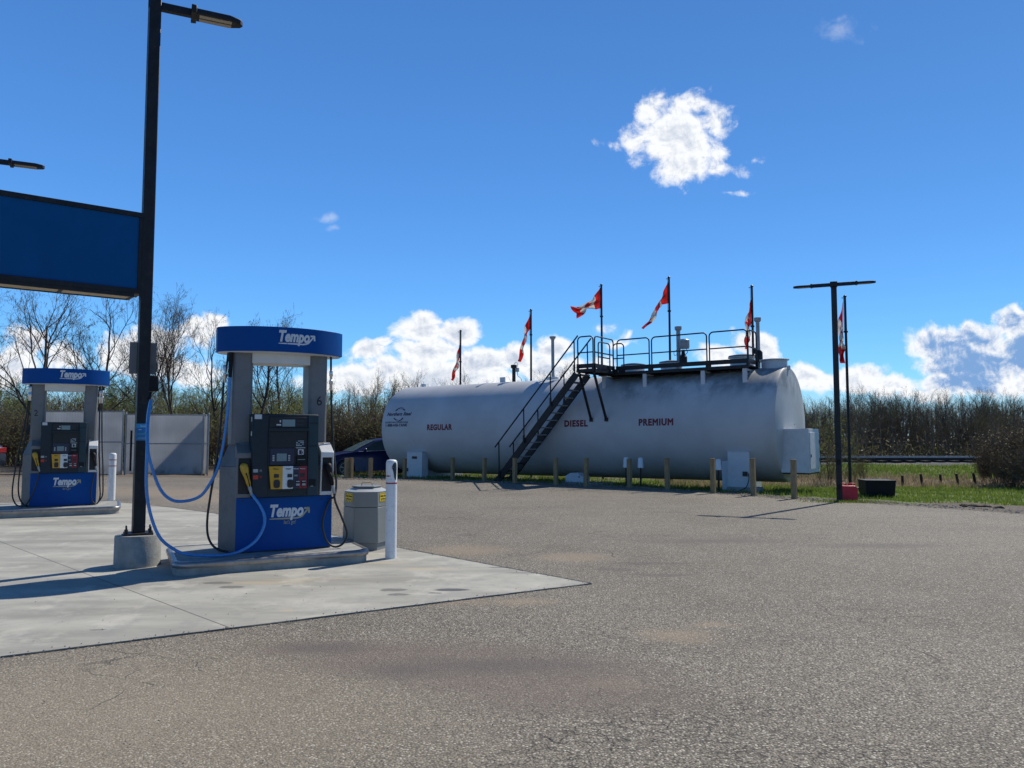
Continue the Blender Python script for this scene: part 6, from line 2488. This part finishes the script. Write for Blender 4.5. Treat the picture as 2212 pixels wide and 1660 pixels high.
mass('woodland', 'dark undergrowth and far trunks of the woods on the horizon',
     [(34000, 30, 110, 90, 126, 4.9, .24, 4, 900, 7.4), (3500, 30, 100, 82, 92, 2.6, .16, 2, 90, 5.0), (5000, 26, 100, 78, 86, 1.5, .2, 4, 40, 3.0),
      (14000, -60, 6, 52, 76, 4.4, .16, 2, 260, 6.0), (5000, -50, 4, 48, 60, 3.0, .13, 3, 60, 4.0),
      (6000, 0, 34, 60, 90, 3.6, .18, 1, 120, 5.0),
      (7000, -260, 300, 150, 230, 6.5, .9, 1, 400, 9.0), (6000, -120, -50, 30, 110, 5, .5, 2, 140, 7.0), (4000, 90, 170, 20, 120, 5, .5, 1, 120, 7.0)],
     [M['bark'], M['brush'], M['bud_olive'], M['bud_green'], M['understory']])


# grass
def grass(name, label, n, fn, mats, hmin, hmax, w_):
    """fn(n) -> x, y, keep mask"""
    x, y, keep = fn(n)
    x, y = x[keep], y[keep]
    n = len(x)
    z = terrain(x, y) - .01
    h = nr.uniform(hmin, hmax, n)
    a_ = nr.uniform(0, 2 * math.pi, n)
    lean = nr.normal(0, .3, (n, 2)) * h[:, None]
    cx, cy = np.cos(a_) * w_ / 2, np.sin(a_) * w_ / 2
    b0 = np.stack([x - cx, y - cy, z], 1)
    b1 = np.stack([x + cx, y + cy, z], 1)
    t0 = np.stack([x + lean[:, 0], y + lean[:, 1], z + h], 1)
    V = np.stack([b0, b1, t0], 1).reshape(-1, 3)
    F_ = np.arange(3 * n).reshape(-1, 3)
    return tag(link(name, fast_mesh(name, V, F_, mats)), label, kind='stuff')


def clump(x, y, s_, seed):
    return np.sin(x * s_ + 2 * np.sin(y * s_ * .7 + seed)) * np.sin(y * s_ * 1.3 + seed * 2 + np.sin(x * s_ * .5))


def lawn(n):
    x, y = nr.uniform(7.6, 24, n), nr.uniform(13, 25.8, n)
    qq = y - np.interp(x, ex, ey)
    rr_ = RAIL_Y - y
    front = FRONT(x) + .3 * clump(x, y, 1.7, 1)
    return x, y, (y > front) & (rr_ > 9.0 + .5 * clump(x, y, .9, 3)) & (nr.random(n) < .8 + .2 * clump(x, y, 2.1, 2))


grass('grass', 'bright green lawn strip between gravel and ditch', 60000, lawn, [M['grass']], .05, .13, .028)


def under(n):
    x, y = nr.uniform(-8, 9, n), nr.uniform(19, 33, n)
    qq = y - np.interp(x, ex, ey)
    return x, y, (qq > 1.7 + .5 * clump(x, y, 1.3, 4)) & (nr.random(n) < .75 + .3 * clump(x, y, 1.6, 7))


grass('grass', 'rough green grass growing beneath and behind the tank', 42000, under, [M['grass']], .05, .15, .028)


def slope(n):
    x, y = nr.uniform(6, 34, n), nr.uniform(27, 32, n)
    rr_ = RAIL_Y - y
    return x, y, (rr_ > 2.4 + .3 * clump(x, y, 1.1, 9)) & (rr_ < 6.2 + .7 * clump(x, y, .8, 5)) & (nr.random(n) < .8 + .3 * clump(x, y, 1.8, 6))


grass('grass', 'green grass on the slope of the railway bank', 42000, slope, [M['grass']], .05, .16, .035)


def ditch(n):
    x, y = nr.uniform(5, 30, n), nr.uniform(23.5, 29.5, n)
    rr_ = RAIL_Y - y
    return x, y, (rr_ > 5.2 + .6 * clump(x, y, .8, 5)) & (rr_ < 9.8 + .5 * clump(x, y, 1.2, 8)) & (nr.random(n) < .6 + .4 * clump(x, y, 1.4, 3))


grass('dry_grass', 'matted dead grass lying along the ditch', 30000, ditch, [M['drygrass']], .06, .28, .03)


def sparse(n):
    x, y = nr.uniform(-8, 14, n), nr.uniform(14, 27, n)
    qq = y - np.interp(x, ex, ey)
    return x, y, (qq > .25) & (qq < 2.0) & (clump(x, y, 2.6, 2) > .15) & (nr.random(n) < .5)


grass('dry_grass', 'sparse dead grass tufts along the pavement edge', 26000, sparse, [M['drygrass']], .03, .09, .02)
p0 = Vector((7.1, 16.6, 0))


def tuft(n):
    x, y = nr.normal(7.3, .45, n), nr.normal(16.75, .16, n)
    return x, y, np.ones(n, bool)


grass('grass', 'small tuft of green grass round the lamp post foot', 900, tuft, [M['grass']], .03, .09, .018)


# pebbles and clods
def clods(name, label, pts, mt):
    ico = [(0, 0, 1), (.894, 0, .447), (.276, .851, .447), (-.724, .526, .447), (-.724, -.526, .447), (.276, -.851, .447), (.724, .526, -.447), (-.276, .851, -.447), (-.894, 0, -.447), (-.276, -.851, -.447), (.724, -.526, -.447), (0, 0, -1)]
    fc = [(0, 1, 2), (0, 2, 3), (0, 3, 4), (0, 4, 5), (0, 5, 1), (1, 6, 2), (2, 7, 3), (3, 8, 4), (4, 9, 5), (5, 10, 1), (2, 6, 7), (3, 7, 8), (4, 8, 9), (5, 9, 10), (1, 10, 6), (11, 7, 6), (11, 8, 7), (11, 9, 8), (11, 10, 9), (11, 6, 10)]
    ico, fc = np.array(ico), np.array(fc)
    V, F_ = [], []
    for k, (x, y, z, s_) in enumerate(pts):
        V.append(ico * (1 + nr.normal(0, .18, ico.shape)) * np.array([s_, s_ * .8, s_ * .55]) + np.array([x, y, z]))
        F_.append(fc + 12 * k)
    return tag(link(name, fast_mesh(name, np.concatenate(V), np.concatenate(F_), [mt])), label, kind='stuff')


M['clod'] = mat('dark_wet_soil', (.035, .026, .02), .95, var=.4, vscale=15)
M['pebble'] = mat('grey_pebbles', (.22, .20, .18), .9, var=.4, vscale=30)
cl = []
for k in range(90):
    g = gp(nr.uniform(2075, 2165), nr.uniform(1082, 1094))
    cl.append((g.x, g.y, tz(g.x, g.y) + .01, nr.uniform(.02, .07)))
for k in range(60):
    g = gp(nr.uniform(2040, 2230), nr.uniform(1040, 1056), -.15)
    cl.append((g.x, g.y, tz(g.x, g.y) + .01, nr.uniform(.03, .10)))
clods('soil_clods', 'dark churned soil clods at the edge of the gravel', cl, M['clod'])
cl = []
for k in range(1500):
    x = nr.uniform(-7, 14)
    y = np.interp(x, ex, ey) + nr.uniform(-.1, 1.7)
    cl.append((x, y, tz(x, y) + .006, nr.uniform(.008, .035)))
for k in range(520):                      # grit gathered along the slab joints
    seg_ = rnd.choice(((SLAB[0], SLAB[1]), (SLAB[1], SLAB[2]), (SLAB[1], SLAB[2]), (SLAB[2], SLAB[3]), (SLAB[3], SLAB[4])))
    f_ = nr.uniform(0, 1)
    cl.append((seg_[0][0] + (seg_[1][0] - seg_[0][0]) * f_ + nr.normal(0, .05), seg_[0][1] + (seg_[1][1] - seg_[0][1]) * f_ + nr.normal(0, .05), .014, nr.uniform(.002, .007)))
for k in range(500):                      # loose chips on the lot
    g = gp(nr.uniform(-50, 2260), nr.uniform(1110, 1660))
    cl.append((g.x, g.y, .014, nr.uniform(.002, .006)))
clods('pebbles', 'loose stones along the pavement edge and on the lot', cl, M['pebble'])
# pale kerb beside the parked car
k0, k1 = Vector((-6.3, 28.3, 0)), Vector((-3.6, 27.6, 0))
mb = MB()
mb.beam((0, 0, .03), (k1 - k0), .16, .13)
o = mb.build('parking_kerb', M['cast'], bevel=.02)
o.location = (k0.x, k0.y, tz(k0.x, k0.y) - .02)
tag(o, 'low pale concrete kerb lying in front of the blue car', 'kerb')
print('objects', len(bpy.data.objects), 'tris', sum(len(m.polygons) for m in bpy.data.meshes))
